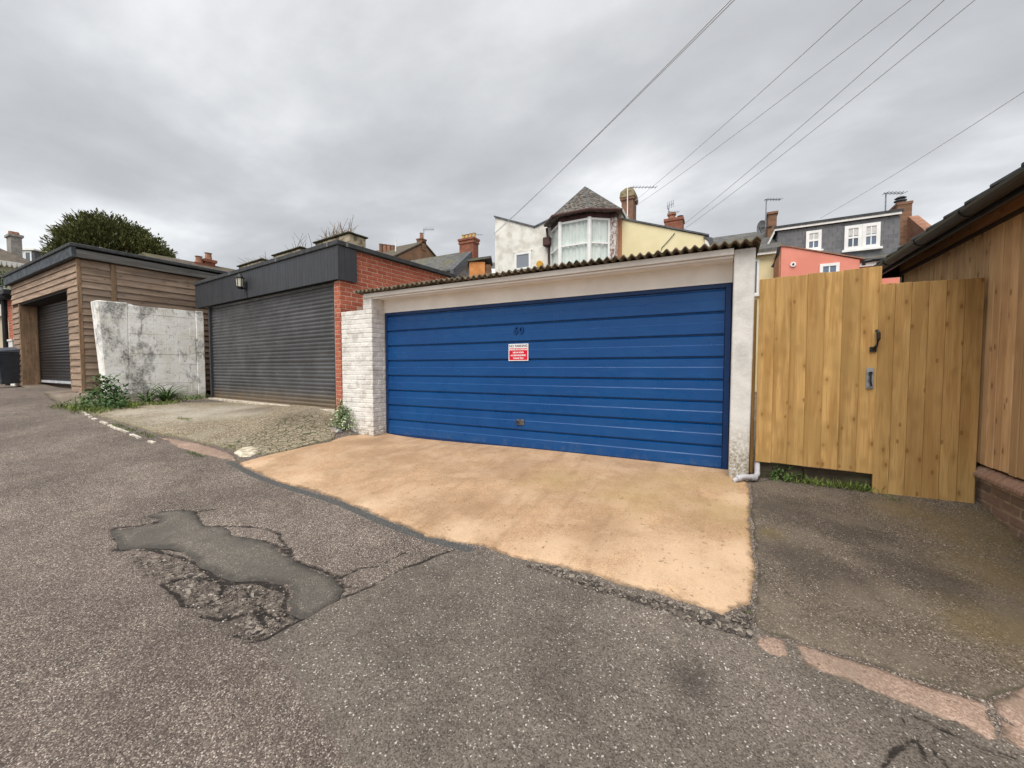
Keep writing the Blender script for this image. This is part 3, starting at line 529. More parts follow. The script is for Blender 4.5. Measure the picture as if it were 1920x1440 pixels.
def sheet(x0, x1, dz):
    vs, fs = [], []; k = int((x1 - x0) / .088 * 10); ys = [(-.115, 2.304), (1.5, 2.27), (5.3, 2.16)]
    for s_ in (0, .014):
        for y, z in ys:
            for i in range(k + 1):
                x = x0 + (x1 - x0) * i / k; vs.append((x, y, z + dz + s_ + .018 * cos(2 * pi * x / .088) + (.004 * sin(x * 3.1) if y < 0 else 0)))
    n = k + 1; m = len(ys)
    for s_ in range(2):
        for j in range(m - 1):
            for i in range(k): a = s_ * n * m + j * n + i; fs.append((a, a + 1, a + n + 1, a + n))
    for i in range(k):
        for j in (0, m - 1): a = j * n + i; fs.append((a, a + 1, a + 1 + n * m, a + n * m))
    for j in range(m - 1):
        for i in (0, k): a = j * n + i; fs.append((a, a + n, a + n + n * m, a + n * m))
    return MB().add(vs, fs)
for i in range(6):
    a = -5.185 + i * .915
    sheet(a, min(a + .99, .302), .004 * (i % 2)).build('corrugated_sheet', M_asb, bg_, smooth=False)
# the door: frame, eight pressed rows, handle and numerals
dr = MB().box(-4.898, .073, .30, .33, -.02, 2.003).box(-4.898, -4.845, .272, .299, -.02, 2.003).box(.02, .073, .272, .299, -.02, 2.003).box(-4.845, .02, .272, .299, 1.958, 2.003).box(-4.845, .02, .272, .299, -.02, .03).build('door', M_blue_dark, bg_, bevel=.002)
def row_mesh(h):
    pr = [(.022, h), (.022, h - .016), (.0, h - .03), (.0, h * .52), (-.0065, h * .52 - .009), (-.0065, .006), (-.004, .0), (.022, .0)]
    vs, fs = [], []
    for x, inset in ((-4.838, 1), (.013, 1)):
        for y, z in pr: vs.append((x, y, z))
    k = len(pr)
    fs = [(i, i + k, (i + 1) % k + k, (i + 1) % k) for i in range(k)] + [tuple(range(k)), tuple(range(2 * k - 1, k - 1, -1))]
    return MB().add(vs, fs).mesh('panel', M_blue, bevel=0)
RH = (1.955 - .033) / 8; rm = row_mesh(RH)
for i in range(8): link(rm, 'panel', dr, (0, .276, .033 + RH * i))
M_num = plain('numeral_blue', S(8, 62, 116), S(6, 56, 108), 4, .4, 0, 0)  # darker than the door paint, standing in for the shaded edges of the embossing
HX = [-2.405, 4.77, 0.375]; hx, hz = HX[0], HX[2]
hd = MB().box(hx - .055, hx + .06, .255, .272, hz - .04, hz + .035).build('handle', M_galv, dr, bevel=.004)
hd.data.materials[0] = plain('worn_grey_metal', S(118, 116, 112), S(80, 78, 76), 30, .5, 0, .2, metal=.4)
MB().tube([(hx - .03, .268, hz), (hx - .03, .225, hz)], .013, 10).tube([(hx - .06, .222, hz + .012), (hx + .005, .222, hz - .012)], .011, 8).build('handle_grip', M_black, dr)
N6 = [-2.436, 4.765, 1.61]
for ch_, off in (('6', -.042), ('0', .042)):
    o = link(text_mesh(ch_, .135, .012, M_num, bold=.005), 'numeral', dr, (N6[0] + off, .268, N6[2]), (pi / 2, 0, 0))
# sign screwed to the door
SG = [-2.436, 4.75, 1.319]
sg = thing('warning_sign', 'red and white no parking sign fixed to the blue garage door', 'sign', (SG[0], 4.762, SG[2]))
M_sw = plain('sign_white', S(240, 240, 240), S(232, 232, 232), 5, .4, 0, 0); M_sr = plain('sign_red', S(214, 28, 52), S(206, 24, 48), 5, .4, 0, 0); M_sb = plain('sign_ink', S(92, 84, 96), S(84, 76, 90), 5, .5, 0, 0)
MB().xz([(-.15, -.115), (.15, -.115), (.15, .115), (-.15, .115)], 0, .004).build('plate', M_sw, sg, bevel=.001)
MB().xz([(-.138, -.104), (.138, -.104), (.138, .056), (-.138, .056)], -.0016, -.0002).build('red_panel', M_sr, sg)
link(text_mesh('NO PARKING', .046, .0004, M_sb, bold=.0012), 'lettering', sg, (0, -.0012, .084), (pi / 2, 0, 0))
for i, (s_, hgt) in enumerate((('GARAGE IN CONSTANT', .027), ('USE 24 HOUR', .027), ('ACCESS REQUIRED', .027), ('THANK YOU', .027))):
    link(text_mesh(s_, hgt, .0004, M_sw, bold=.0012), 'lettering', sg, (0, -.0026, .036 - .039 * i), (pi / 2, 0, 0))

# ------------------------------------------------------------------ garage with the dark roller door
RZ2 = atan2(-.091, .996); G2 = (-5.86, 4.675, 0)
g2 = thing('garage', 'red brick garage with a dark grey roller door and black boarded fascia', 'garage', G2, RZ2)
MB().box(-.17, -.008, .008, .5, -.2, 2.62).box(-.17, -.008, .5, 8.5, -.2, 3.2).box(-.17, -.008, .03, .5, 2.62, 3.2).build('wall', M_mortar, g2)
box('wall', M_grey_render, g2, -5.72, -5.58, .1, 8.5, -.2, 3.2); box('wall', M_grey_render, g2, -5.58, -.17, 8.3, 8.5, -.2, 3.2)
c_ = lay(g2, M_red, 'x', -.158, .0, .27, 2.62, .008, seed=8, L=.148, jit=.001)
c_ += lay(g2, M_red, 'y', .012, .42, .27, 2.1, -.008, seed=9, ok=lambda a, z: a < .3, jit=.001)
lay(g2, M_red, 'y', .012, 3.55, 2.07, 3.205, -.008, seed=10, lim=300 - c_, jit=.001, ok=lambda a, z: not (a < .30 and z > 2.66) and (a < .45 or z > .82 + 1.2 * (4.68 + a) / 4.385))
slm = []
prof = [(0, .0), (-.004, .012), (-.013, .03), (-.015, .045), (-.009, .062), (0, .071), (.004, .0745), (.012, .0745), (.012, 0)]
def roller(root, x0, x1, y, z0, n, pitch, mat, name='slat'):
    k = len(prof); s_ = pitch / .0745
    vs = [(x, a, b * s_) for x in (x0, x1) for a, b in prof]
    me = MB().add(vs, [(i, i + k, (i + 1) % k + k, (i + 1) % k) for i in range(k)] + [tuple(range(k)), tuple(range(2 * k - 1, k - 1, -1))]).mesh('slat', mat)
    for i in range(n): link(me, name, root, (0, y + random.gauss(0, .0018), z0 + i * pitch), (random.gauss(0, .03), 0, 0))
rd = MB().box(-5.47, -5.41, .0, .09, .29, 2.62).box(-.215, -.165, .02, .09, .29, 2.62).box(-5.41, -.215, .09, .1, .29, 2.75).build('roller_door', M_anth, g2, bevel=.003)
roller(rd, -5.408, -.217, .066, .385, 31, .0755, M_roll)
box('bottom_rail', M_roll, rd, -5.408, -.217, .045, .085, .367, .385, .004)
MB().add([(x, y, z) for z in (.12, 1) for x, y in ((-5.56, -.05), (-.05, -.06), (-.05, .14), (-5.56, .14))], [(0, 3, 2, 1), (4, 5, 6, 7), (0, 1, 5, 4), (1, 2, 6, 5), (2, 3, 7, 6), (3, 0, 4, 7)])
box('threshold', plain('pale_threshold', S(205, 195, 180), S(170, 158, 140), 12, rnd=0), g2, -5.42, -.1, -.075, .14, .2, .366, .006)
box('roof', M_felt, g2, -6.02, .02, .05, 8.7, 3.2, 3.26)
fb = MB().box(0, .097, 0, .012, 0, .575).mesh('fascia_board', M_anth, bevel=.004)
for i in range(61): link(fb, 'fascia_board', g2, (-6.045 + i * .1, -.062, 2.625))
sb = MB().box(0, .012, 0, .118, 0, .575).mesh('fascia_board', M_anth, bevel=.004)
for i in range(3): link(sb, 'fascia_board', g2, (.052, -.05 + i * .12, 2.62))
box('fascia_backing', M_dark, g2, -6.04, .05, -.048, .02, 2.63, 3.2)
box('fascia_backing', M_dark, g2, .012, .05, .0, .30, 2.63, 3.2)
MB().box(-6.07, .09, -.09, .06, 3.202, 3.28).box(-.04, .09, .06, 8.7, 3.202, 3.28).build('roof_trim', M_felt, g2, bevel=.006)
box('corner_trim', M_anth, g2, .052, .072, -.07, -.048, 2.615, 3.2)
jt = MB().box(-.02, .02, -.096, -.088, 3.2, 3.284).mesh('trim_joint', plain('grey_lead', S(120, 122, 125), S(95, 97, 100), 20, .6, 0, .1))
for x in (-.2, -1.95, -4.0): link(jt, 'trim_joint', g2, (x, 0, 0))
link(jt, 'trim_joint', g2, (0, .1, 0), (0, 0, pi / 2)); link(jt, 'trim_joint', g2, (0.0, 3.0, 0), (0, 0, pi / 2))
# wall lantern
LX = -3.28
la = thing('wall_lantern', 'black six sided lantern mounted on the dark boarded fascia', 'lantern', (G2[0] + LX * cos(RZ2) + .066 * sin(RZ2), G2[1] + LX * sin(RZ2) - .066 * cos(RZ2), 2.95), RZ2)
MB().box(-.05, .05, -.02, 0, -.16, .02).tube([(0, -.02, -.12), (0, -.09, -.15), (0, -.12, -.12)], .014, 8).build('bracket', M_black, la, bevel=.003)
MB().lathe([(.02, .165), (.03, .15), (.07, .10), (.09, .085), (.09, .07), (.055, .066)], 0, -.12, 6).build('cap', M_black, la)
MB().lathe([(.02, -.155), (.05, -.14), (.062, -.12), (.062, -.105)], 0, -.12, 6).build('base', M_black, la)
MB().lathe([(.054, -.105), (.07, .068)], 0, -.12, 6).build('glass', plain('pale_lamp_glass', S(226, 224, 206), S(214, 212, 196), 4, .25, 0, 0), la)
for j in range(6):
    a = 2 * pi * j / 6; MB().tube([(.058 * cos(a), -.12 + .058 * sin(a), -.105), (.074 * cos(a), -.12 + .074 * sin(a), .07)], .007, 5).build('bar', M_black, la)
MB().tube([(0.02, -.005, -.16), (.05, -.004, -.27), (.045, -.004, -.33)], .005, 5).build('wire', M_black, la)

# ------------------------------------------------------------------ whitewashed block wall
bw = thing('block_wall', 'peeling whitewashed block wall with grey grime between the two dark garages', 'wall', G2, RZ2)
MB().yz([(-1.70, .3), (-.06, .2), (-.06, 2.50), (-1.30, 2.515), (-1.36, 2.545), (-1.84, 2.53)], -5.965, -5.768).build('core', M_peel, bw)
r_ = random.Random(4)
for k in range(10):
    z = .30 + k * .226; a = -1.42 - (.0 if k % 2 else .0)
    y = -1.40
    while y < -.2:
        e = min(y + (.44 if (k % 2 == 0 or y > -1.39) else .22), -.17)
        top = min(z + .222, 2.515)
        if top - z > .05:
            key = ('bl', round(e - y, 2), round(top - z, 2))
            if key not in CACHE: CACHE[key] = MB().box(0, .05, 0, e - y - .006, 0, top - z).mesh('block', M_peel, bevel=.006, seg=2)
            link(CACHE[key], 'block', bw, (-5.768 - .04 + r_.gauss(0, .003), y, z), (0, r_.gauss(0, .004), 0))
        y = e
    
MB().add([(-5.765, -1.43, .25), (-5.765, -1.785, .25), (-6.06, -1.80, .25), (-6.06, -1.43, .25), (-5.752, -1.40, 2.56), (-5.745, -1.89, 2.55), (-6.06, -1.93, 2.545), (-6.06, -1.40, 2.56)],
         [(0, 3, 2, 1), (4, 5, 6, 7), (0, 1, 5, 4), (1, 2, 6, 5), (2, 3, 7, 6), (3, 0, 4, 7)]).build('end_post', M_peel, bw, bevel=.018)
box('pilaster', M_peel, bw, -5.8, -5.745, -.16, .0, .22, 2.53, .01)

# ------------------------------------------------------------------ timber-clad garage
RZ3 = radians(-1.5); G3 = (-12.37, 3.235, 0)
g3_ = thing('garage', 'timber-clad garage with overlapping weathered boards, flat roof and deep black roller door', 'garage', G3, RZ3)
def feather(L, along, mat, w=.162, seed=0):
    """one overlapping board, thin at its top edge; along x faces -y, along y faces +x"""
    key = ('f', round(L, 2), along, mat.name)
    if key not in CACHE:
        pr = [(0, w), (-.006, w), (-.032, .004), (-.030, 0), (0, 0)]
        if along == 'x': m = MB().prism(pr, lambda p, q, t: (t, p, q), 0, L)
        else: m = MB().prism(pr, lambda p, q, t: (-p, t, q), 0, L)
        CACHE[key] = m.mesh('cladding_board', mat)
    return CACHE[key]
M_larch_y = wood('weathered_larch_side', S(180, 158, 138), S(136, 116, 100), 'y', True, .18, weather=S(146, 130, 116), knot_scale=.8)
def clad(x0, x1, z0, z1, along, const, mat, ch=.148):
    z = z0; i = 0
    while z < z1 - .05:
        jx = random.gauss(0, .003)
        if along == 'x': link(feather(x1 - x0, 'x', mat), 'cladding_board', g3_, (x0 + jx, const, z), (0, random.gauss(0, .0015), 0))
        else: link(feather(x1 - x0, 'y', mat), 'cladding_board', g3_, (const, x0 + jx, z), (random.gauss(0, .0015), 0, 0))
        z += ch; i += 1
M_core = plain('dark_timber_core', S(70, 54, 42), S(56, 44, 34), 5, .9, 0, .1)
MB().box(-.80, -.03, .004, 1.0, .3, 3.5).box(-5.85, -5.06, .004, 1.0, .3, 3.5).box(-5.06, -.80, .004, .14, 2.9, 3.5).box(-5.06, -.80, .32, 1.0, 2.86, 3.5).box(-5.85, -.03, 1.0, 6.0, .3, 3.5).box(-5.06, -.80, .42, 1.0, .3, 2.86).build('wall', M_core, g3_)
clad(-.755, -.032, .56, 2.86, 'x', .0, M_larch); clad(-5.85, -5.12, .6, 2.86, 'x', 0, M_larch)
clad(-5.85, -.032, 2.92, 3.46, 'x', .0, M_larch)
clad(.03, .50, .5, 3.48, 'y', -.03, M_larch_y); clad(.585, 3.4, .5, 3.46, 'y', -.012, M_larch_y)
MB().box(-.034, .0, -.035, .03, .45, 3.48).build('corner_post', M_larch_v, g3_, bevel=.004)
MB().box(-.01, .024, .50, .585, .45, 3.47).build('corner_post', M_larch_v, g3_, bevel=.004)
MB().box(-5.12, -5.055, -.02, .31, .5, 2.9).build('door_post', M_larch_v, g3_, bevel=.004)
MB().box(-.80, -.755, -.02, .31, .5, 2.9).build('door_post', M_larch_v, g3_, bevel=.004)
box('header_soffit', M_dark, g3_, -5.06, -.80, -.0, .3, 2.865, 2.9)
rd3 = box('roller_door', M_black, g3_, -5.05, -.81, .38, .4, .66, 2.86)
M_roll3 = plain('black_roller_slat', S(34, 35, 37), S(44, 44, 46), 3, .38, .1, .03)
roller(rd3, -5.05, -.81, .345, .76, 27, .078, M_roll3)
box('bottom_rail', plain('pale_rail', S(196, 198, 202), S(170, 172, 176), 8, .5, 0, 0), rd3, -5.05, -.81, .32, .37, .695, .76, .004)
MB().box(-5.98, .12, -.13, -.06, 3.48, 3.70).build('fascia', plain('slate_grey_felt', S(84, 90, 96), S(60, 66, 72), 7, .8, 0, .5), g3_, bevel=.006)
MB().box(.06, .115, -.06, 6.2, 3.49, 3.66).build('fascia', M_greywood, g3_, bevel=.004)['label'] = 'silvered grey side fascia board'
MB().box(-6.02, .15, -.16, 6.3, 3.70, 3.775).build('roof', M_felt, g3_, bevel=.01)
box('soffit', M_core, g3_, -5.85, .06, -.06, 6.2, 3.475, 3.488)

# ------------------------------------------------------------------ low garage beyond the timber one, and the bin
lg = thing('garage', 'small garage with a cream door, red brick pier and black downpipe beside the bin', 'garage', (-18.75, 3.45, .55))
M_cdoor = plain('cream_door_paint', S(196, 184, 160), S(182, 170, 146), 3, .6, 0, .05)
box('wall', M_mortar, lg, -.42, .06, .02, 3.5, -.3, 2.55)
lay(lg, M_red, 'x', -.42, .06, 1.42, 2.6, .02, seed=12)
box('render_panel', M_white, lg, -.36, .07, -.02, .02, -.05, 1.36); box('render_cap', M_white, lg, -.40, .09, -.04, .02, 1.36, 1.42, .004)
box('door', M_cdoor, lg, -4.0, -.46, .12, .16, -.1, 2.2); box('lintel', M_white, lg, -4.2, -.42, .02, .3, 2.2, 2.55)
MB().tube([(-.50, -.04, 2.62), (-.50, -.04, 0)], .06, 10).build('downpipe', M_black, lg)
MB().box(-5, .25, -.18, 3.5, 2.72, 2.86).box(-.62, .08, -.22, -.1, 2.60, 2.72).build('roof', M_felt, lg, bevel=.01)
bx, by, bz = [-17.896, 3.16, 0.684]
wb = thing('wheelie_bin', 'dark grey wheelie bin standing beside the timber-clad garage', 'bin', (bx, by, float(H(bx, by)) - .01), radians(20)); wb.rotation_euler = (radians(4), radians(5), radians(20))
M_bin = plain('bin_plastic', S(80, 86, 94), S(70, 75, 83), 6, .5, 0, .1)
MB().add([(-.22, -.24, .06), (.22, -.24, .06), (.22, .24, .06), (-.22, .24, .06), (-.29, -.33, .93), (.29, -.33, .93), (.29, .36, .93), (-.29, .36, .93)],
         [(0, 3, 2, 1), (4, 5, 6, 7), (0, 1, 5, 4), (1, 2, 6, 5), (2, 3, 7, 6), (3, 0, 4, 7)]).box(-.305, .305, -.345, .375, .90, .95).build('body', M_bin, wb, bevel=.015)
MB().add([(-.31, -.37, .955), (.31, -.37, .955), (.31, .40, .955), (-.31, .40, .955), (-.29, -.33, 1.0), (.29, -.33, 1.0), (.26, .30, 1.05), (-.26, .30, 1.05)],
         [(0, 3, 2, 1), (4, 5, 6, 7), (0, 1, 5, 4), (1, 2, 6, 5), (2, 3, 7, 6), (3, 0, 4, 7)]).build('lid', M_bin, wb, bevel=.012)
for x in (-.24, .24): MB().tube([(x - .03, .30, .1), (x + .03, .30, .1)], .1, 14).build('wheel', M_black, wb)
MB().tube([(-.24, .41, .93), (.24, .41, .93)], .016, 8).build('handle', M_bin, wb)
MB().add([(-.085, -.297, .70), (.085, -.297, .70), (.085, -.306, .79), (-.085, -.306, .79)], [(0, 1, 2, 3)]).build('number_plate', plain('bin_sticker', S(120, 124, 128), S(96, 100, 104), 30, .6, 0, 0, lo=.45, hi=.55), wb, fixn=False)

# ------------------------------------------------------------------ timber gate, fixed fence panel
gt = thing('gate', 'tall new pine gate of overlapping boards with a black pull handle', 'gate', (.31, 4.62, 0))
r_ = random.Random(9); n_ = 7; wv = .905 / n_
for i in range(n_):
    last = i == n_ - 1; bwid = wv * (1.06 if last else 1.0)
    pr = [(0, .004), (0, -.008 if i else -.014), (bwid, -.024), (bwid, .004)]
    m = MB().prism(pr, lambda p, q, t: (p, q, t), .175 - .002 * i + r_.gauss(0, .002), 1.975 + .004 * i + r_.gauss(0, .004)).mesh('board', M_pine, bevel=.002)
    link(m, 'board', gt, (i * wv, 0, 0), (0, r_.gauss(0, .001), 0))
for z in (.35, 1.05, 1.75): box('rail', M_pine, gt, .02, .9, .006, .05, z, z + .09)
def wl(x, y): return None
P = [1.176, 4.59, 1.272]
MB().xz([(P[0] - .31 - .022, P[2] - .022), (P[0] - .31 + .024, P[2] - .022), (P[0] - .31 + .024, P[2] + .022), (P[0] - .31 - .022, P[2] + .022)], -.034, -.026).tube([(P[0] - .305, -.03, P[2]), (P[0] - .295, -.062, P[2] + .03), (P[0] - .285, -.07, P[2] + .09), (P[0] - .286, -.066, P[2] + .14), (P[0] - .296, -.052, P[2] + .165), (P[0] - .30, -.04, P[2] + .16)], [.011, .011, .014, .014, .011, .007], 9).build('pull_handle', M_iron, gt, smooth=False)
P = [1.162, 4.59, 1.008]
pz, px_ = P[2], P[0] - .31
lk = MB().xz([(px_ - .024, pz - .085), (px_ + .026, pz - .085), (px_ + .026, pz + .1), (px_ - .024, pz + .1)], -.031, -.026).build('lock_plate', M_galv, gt, bevel=.001)
MB().tube([(px_, -.03, pz + .055), (px_, -.055, pz + .055)], .012, 10).tube([(px_, -.052, pz + .058), (px_ - .002, -.06, pz - .02), (px_ + .008, -.052, pz - .06)], .007, 7).build('latch', M_iron, lk)
fp = thing('fence_panel', 'fixed pine fence panel of smooth boards beside the timber shed, lower than the gate', 'fence', (1.205, 4.62, 0))
n_ = 6; wv = .645 / n_
for i in range(n_):
    m = MB().box(.0015 if i == 0 else .0006, wv - .0006, -.02, .004, (-.055 if i == 0 else -.06) + .002 * i, 1.842 - .002 * i).mesh('board', M_pine2 if i else M_pine, bevel=.003)
    link(m, 'board', fp, (i * wv, -.008 if i == 0 else r_.gauss(-.0, .0012), 0))
for z in (.3, 1.0, 1.6): box('rail', M_pine, fp, .02, .64, .006, .05, z, z + .09)
gp_ = thing('gate_post', 'narrow pine post between the white pier and the gate', 'post', (.27, 4.70, 0))
MB().box(.0, .03, .0, .08, .03, 1.80).build('post', M_pine, gp_, bevel=.003)
gb = thing('gravel_board', 'dark weathered boards lying under the gate', 'board', (.31, 4.66, 0))
MB().box(.02, .40, 0, .04, -.02, .155).build('board', M_oldwood, gb, bevel=.006); MB().box(.405, .93, .008, .045, -.03, .145).build('board', M_oldwood, gb, bevel=.006)
MB().box(.0, .92, .05, .1, -.05, .06).build('board', M_oldwood, gb, bevel=.006)
# grey waste pipe at the foot of the pier
dp = thing('waste_pipe', 'grey plastic waste pipe bending out at the foot of the white pier', 'pipe', (.2, 4.45, 0))
MB().tube([(.13, .2, .16), (.125, .08, .06), (.10, .03, .035), (.06, .0, .045), (.0, -.04, .05), (-.04, -.07, .04), (-.065, -.09, .015), (-.075, -.10, -.03)], .026, 12).build('pipe', M_pvc, dp, smooth=True)
MB().tube([(.105, .035, .036), (.075, .01, .044)], .032, 12).build('collar', M_pvc, dp); MB().tube([(-.03, -.062, .044), (-.052, -.08, .03)], .032, 12).build('collar', M_pvc, dp)

# ------------------------------------------------------------------ timber shed on the right
sh = thing('timber_shed', 'brown vertically boarded shed on a brick plinth with a black tiled eave', 'shed', (1.87, 4.6, 0))
y0, y1 = -2.6, 1.75
box('wall', M_core, sh, .03, 3.2, y0, y1, -.4, 2.38)
cm = {}
y = y0; i = 0
while y < y1 - .02:
    wd = .094
    if 'c' not in cm: cm['c'] = MB().box(-.012, .012, .004, wd - .004, .325, 2.235).mesh('cladding_board', M_cedar, bevel=.005)
    link(cm['c'], 'cladding_board', sh, (.016 + r_.gauss(0, .0012), y, r_.gauss(0, .002)))
    y += wd
box('plinth', plain('plinth_mortar', S(170, 150, 125), S(140, 122, 100), 20, .95, 0, .5), sh, .02, .2, y0, .25, -.7, .24)
def lay_w(z0, z1, seed, mat, L, ch, h, out):
    r = random.Random(seed); k = 0; z = z0
    while z + ch * .5 < z1:
        a = y0 + (L / 2 if k % 2 else 0)
        while a < .07:
            b1 = min(a + L, .08)
            if b1 - a > .04:
                m = brick_mesh(b1 - a, mat, .05, h); link(m, 'brick', sh, (.02 - out + r.gauss(0, .0015), (a + b1) / 2, z + ch / 2), (0, r.gauss(0, .006), -pi / 2 + r.gauss(0, .005)))
            a += L + .01
        z += ch; k += 1
lay_w(-.49, .20, 5, M_brown, .215, .075, .063, .006)
def cap_mesh():
    if 'cap' not in CACHE: CACHE['cap'] = MB().add([(-.03, -.032, 0), (.04, -.032, 0), (.04, .032, 0), (-.03, .032, 0), (-.03, -.032, .03), (.035, -.032, .085), (.035, .032, .085), (-.03, .032, .03)], [(0, 3, 2, 1), (4, 5, 6, 7), (0, 1, 5, 4), (1, 2, 6, 5), (2, 3, 7, 6), (3, 0, 4, 7)]).mesh('brick', M_cap, bevel=.004)
    return CACHE['cap']
a = y0
while a < .06:
    link(cap_mesh(), 'brick', sh, (-.008 + r_.gauss(0, .001), a + .034, .225 + r_.gauss(0, .001))); a += .074
box('corner_post', M_black, sh, -.01, .05, 1.735, 1.79, .2, 2.2, .003)
MB().box(-.02, .01, y0, 1.9, 2.215, 2.245).build('batten', M_core, sh)
box('frieze_board', M_cedar_y, sh, -.016, .012, y0, 1.85, 2.247, 2.40)
MB().add([(.03, y0, 2.39), (.03, 1.9, 2.39), (-.225, 1.9, 2.245), (-.225, y0, 2.245), (.03, y0, 2.405), (.03, 1.9, 2.405), (-.225, 1.9, 2.26), (-.225, y0, 2.26)], [(0, 3, 2, 1), (4, 5, 6, 7), (0, 1, 5, 4), (1, 2, 6, 5), (2, 3, 7, 6), (3, 0, 4, 7)]).build('soffit', M_core, sh)  # soffit takes the dark core colour to paint in the shade under the eave
box('fascia', M_black, sh, -.245, -.226, y0, 1.88, 2.20, 2.29)
gm = MB(); pr = [(-.055 + .055 * cos(t), .055 * sin(t)) for t in [pi + pi * k / 8 for k in range(9)]]
gm.prism([(p - .235, q + 2.275) for p, q in pr] + [(-.235 - .006, 2.275), (-.235 - .055, 2.237), (-.235 - .104, 2.275)], lambda p, q, t: (p, t, q), y0, 1.86).build('gutter', M_black, sh)
for yy in (-1.2, -.42, .36, 1.14): MB().prism([(p * 1.12 - .229, q * 1.12 + 2.277) for p, q in pr], lambda p, q, t: (p, t, q), yy, yy + .045).build('gutter_bracket', M_black, sh)
M_tile = plain('dark_roof_tile', S(78, 82, 86), S(62, 66, 69), 8, .7, .1, .2)
tm = MB().add([(-.30, .0, .0), (-.30, .327, .018), (.06, .327, .128 + .018), (.06, 0, .128), (-.30, .0, .022), (-.30, .327, .042), (.06, .327, .17), (.06, 0, .15)], [(0, 3, 2, 1), (4, 5, 6, 7), (0, 1, 5, 4), (1, 2, 6, 5), (2, 3, 7, 6), (3, 0, 4, 7)]).mesh('roof_tile', M_tile, bevel=.004)
for c in range(7):
    for k in range(14):
        link(tm, 'roof_tile', sh, (-.0 + c * .30 + .0, y0 + .0 + k * .317, 2.292 + c * .107 + .008))
MB().add([(-.2, y0, 2.272), (3.2, y0, 3.46), (3.2, 1.8, 3.46), (-.2, 1.8, 2.272), (-.2, y0, 2.29), (3.2, y0, 3.49), (3.2, 1.8, 3.49), (-.2, 1.8, 2.29)], [(0, 3, 2, 1), (4, 5, 6, 7), (0, 1, 5, 4), (1, 2, 6, 5), (2, 3, 7, 6), (3, 0, 4, 7)]).build('roof', M_tile, sh)
MB().prism([(-.31, 2.20), (.1, 2.20), (3.2, 3.38), (3.2, 3.56), (-.31, 2.33)], lambda p, q, t: (p, t, q), 1.80, 1.835).build('bargeboard', M_black, sh)
MB().box(.0, .05, 1.80, 1.83, 1.0, 2.2).build('end_frame', M_black, sh)

# ------------------------------------------------------------------ houses behind the garages
M_slate_far = None
def mat_roof(name, a, b, moss, sc=5.5, axis=(0, 0, 0)):
    n = NT(name); v = n.obj(); br = n.n('ShaderNodeTexBrick'); n.set(br.inputs['Vector'], n.map(v, (1, 1, 1), None, axis))
    br.inputs['Scale'].default_value = sc; br.inputs['Color1'].default_value = a; br.inputs['Color2'].default_value = b; br.inputs['Mortar'].default_value = tuple(x * .35 for x in a[:3]) + (1,)
    br.inputs['Mortar Size'].default_value = .03; br.inputs['Row Height'].default_value = .9; br.inputs['Brick Width'].default_value = 1.3
    c = n.mix(n.math('MULTIPLY', n.rng(n.noise(v, 1.3, 6, .65), .45, .66), .7), br.outputs['Color'], moss)
    c = n.val(c, n.rng(n.noise(v, 5, 5), .3, .7, .85, 1.15)); n.bump(br.outputs['Fac'], -.4, .02); return n.out(c, .8, .3)
M_slate = mat_roof('grey_slates', S(104, 104, 102), S(82, 82, 82), S(104, 100, 74))
M_slate_brown = mat_roof('brown_slates', S(104, 94, 84), S(86, 78, 70), S(88, 84, 52))
M_slate_t = plain('turret_slate', S(142, 136, 128), S(92, 88, 84), 9, .75, 0, .4, lo=.4, hi=.6)
M_slate_d = plain('dormer_slate', S(116, 116, 119), S(103, 104, 107), 4, .6, .08, .15)
M_wwall = plain('weathered_white_render', S(232, 230, 222), S(202, 198, 186), 2.2, .85, 0, .4, lo=.4, hi=.68)
M_yel = plain('pale_yellow_render', S(230, 219, 178), S(222, 209, 166), 1.2, .85, 0, .2)
M_sal = plain('salmon_render', S(226, 146, 128), S(216, 136, 118), 1.5, .85, 0, .2)
M_org = plain('orange_render', S(214, 148, 92), S(196, 130, 76), 3, .85, 0, .3)
M_bwn = plain('brown_render', S(172, 124, 94), S(160, 112, 84), 3, .85, 0, .3)
def mat_pebble():
    n = NT('pebbledash'); v = n.pos(); c = n.mix(n.rng(n.noise(n.map(v, (1, 1, .6)), 16, 6, .7), .46, .56), S(214, 206, 202), S(130, 108, 100)); n.bump(n.noise(v, 40, 4), .8, .02); return n.out(c, .9, .1)
M_peb = mat_pebble()
M_gable = plain('brown_gable_render', S(146, 112, 86), S(118, 92, 72), 1.2, .9, 0, .4)
M_upvc = plain('white_window_frame', S(238, 238, 236), S(228, 228, 226), 4, .4, 0, 0)
M_trim = plain('white_trim', S(235, 234, 230), S(220, 218, 212), 3, .5, 0, 0)
M_maroon = plain('maroon_gutter', S(88, 62, 58), S(70, 50, 48), 6, .6, 0, .1)
M_lead = plain('lead_flashing', S(98, 100, 104), S(78, 80, 84), 6, .7, 0, .1)
M_terra = plain('terracotta', S(160, 118, 96), S(136, 98, 78), 5, .85, .05, .3)
M_buff = plain('buff_pot', S(206, 178, 112), S(184, 150, 90), 8, .8, .05, .3)
def mat_stack(name, a, b):
    n = NT(name); v = n.obj(); br = n.n('ShaderNodeTexBrick'); n.set(br.inputs['Vector'], n.map(v, (1, 1, 1), None, (radians(90), 0, 0)))
    br.inputs['Scale'].default_value = 6.5; br.inputs['Color1'].default_value = a; br.inputs['Color2'].default_value = b; br.inputs['Mortar'].default_value = S(150, 122, 104)
    br.inputs['Mortar Size'].default_value = .02; br.inputs['Row Height'].default_value = .5; br.inputs['Brick Width'].default_value = 1.4
    n.bump(n.noise(v, 20, 4), .5, .01); return n.out(n.mix(n.rng(n.noise(v, 4, 5), .4, .7, 0, .4), br.outputs['Color'], S(84, 66, 56)), .9, .2)
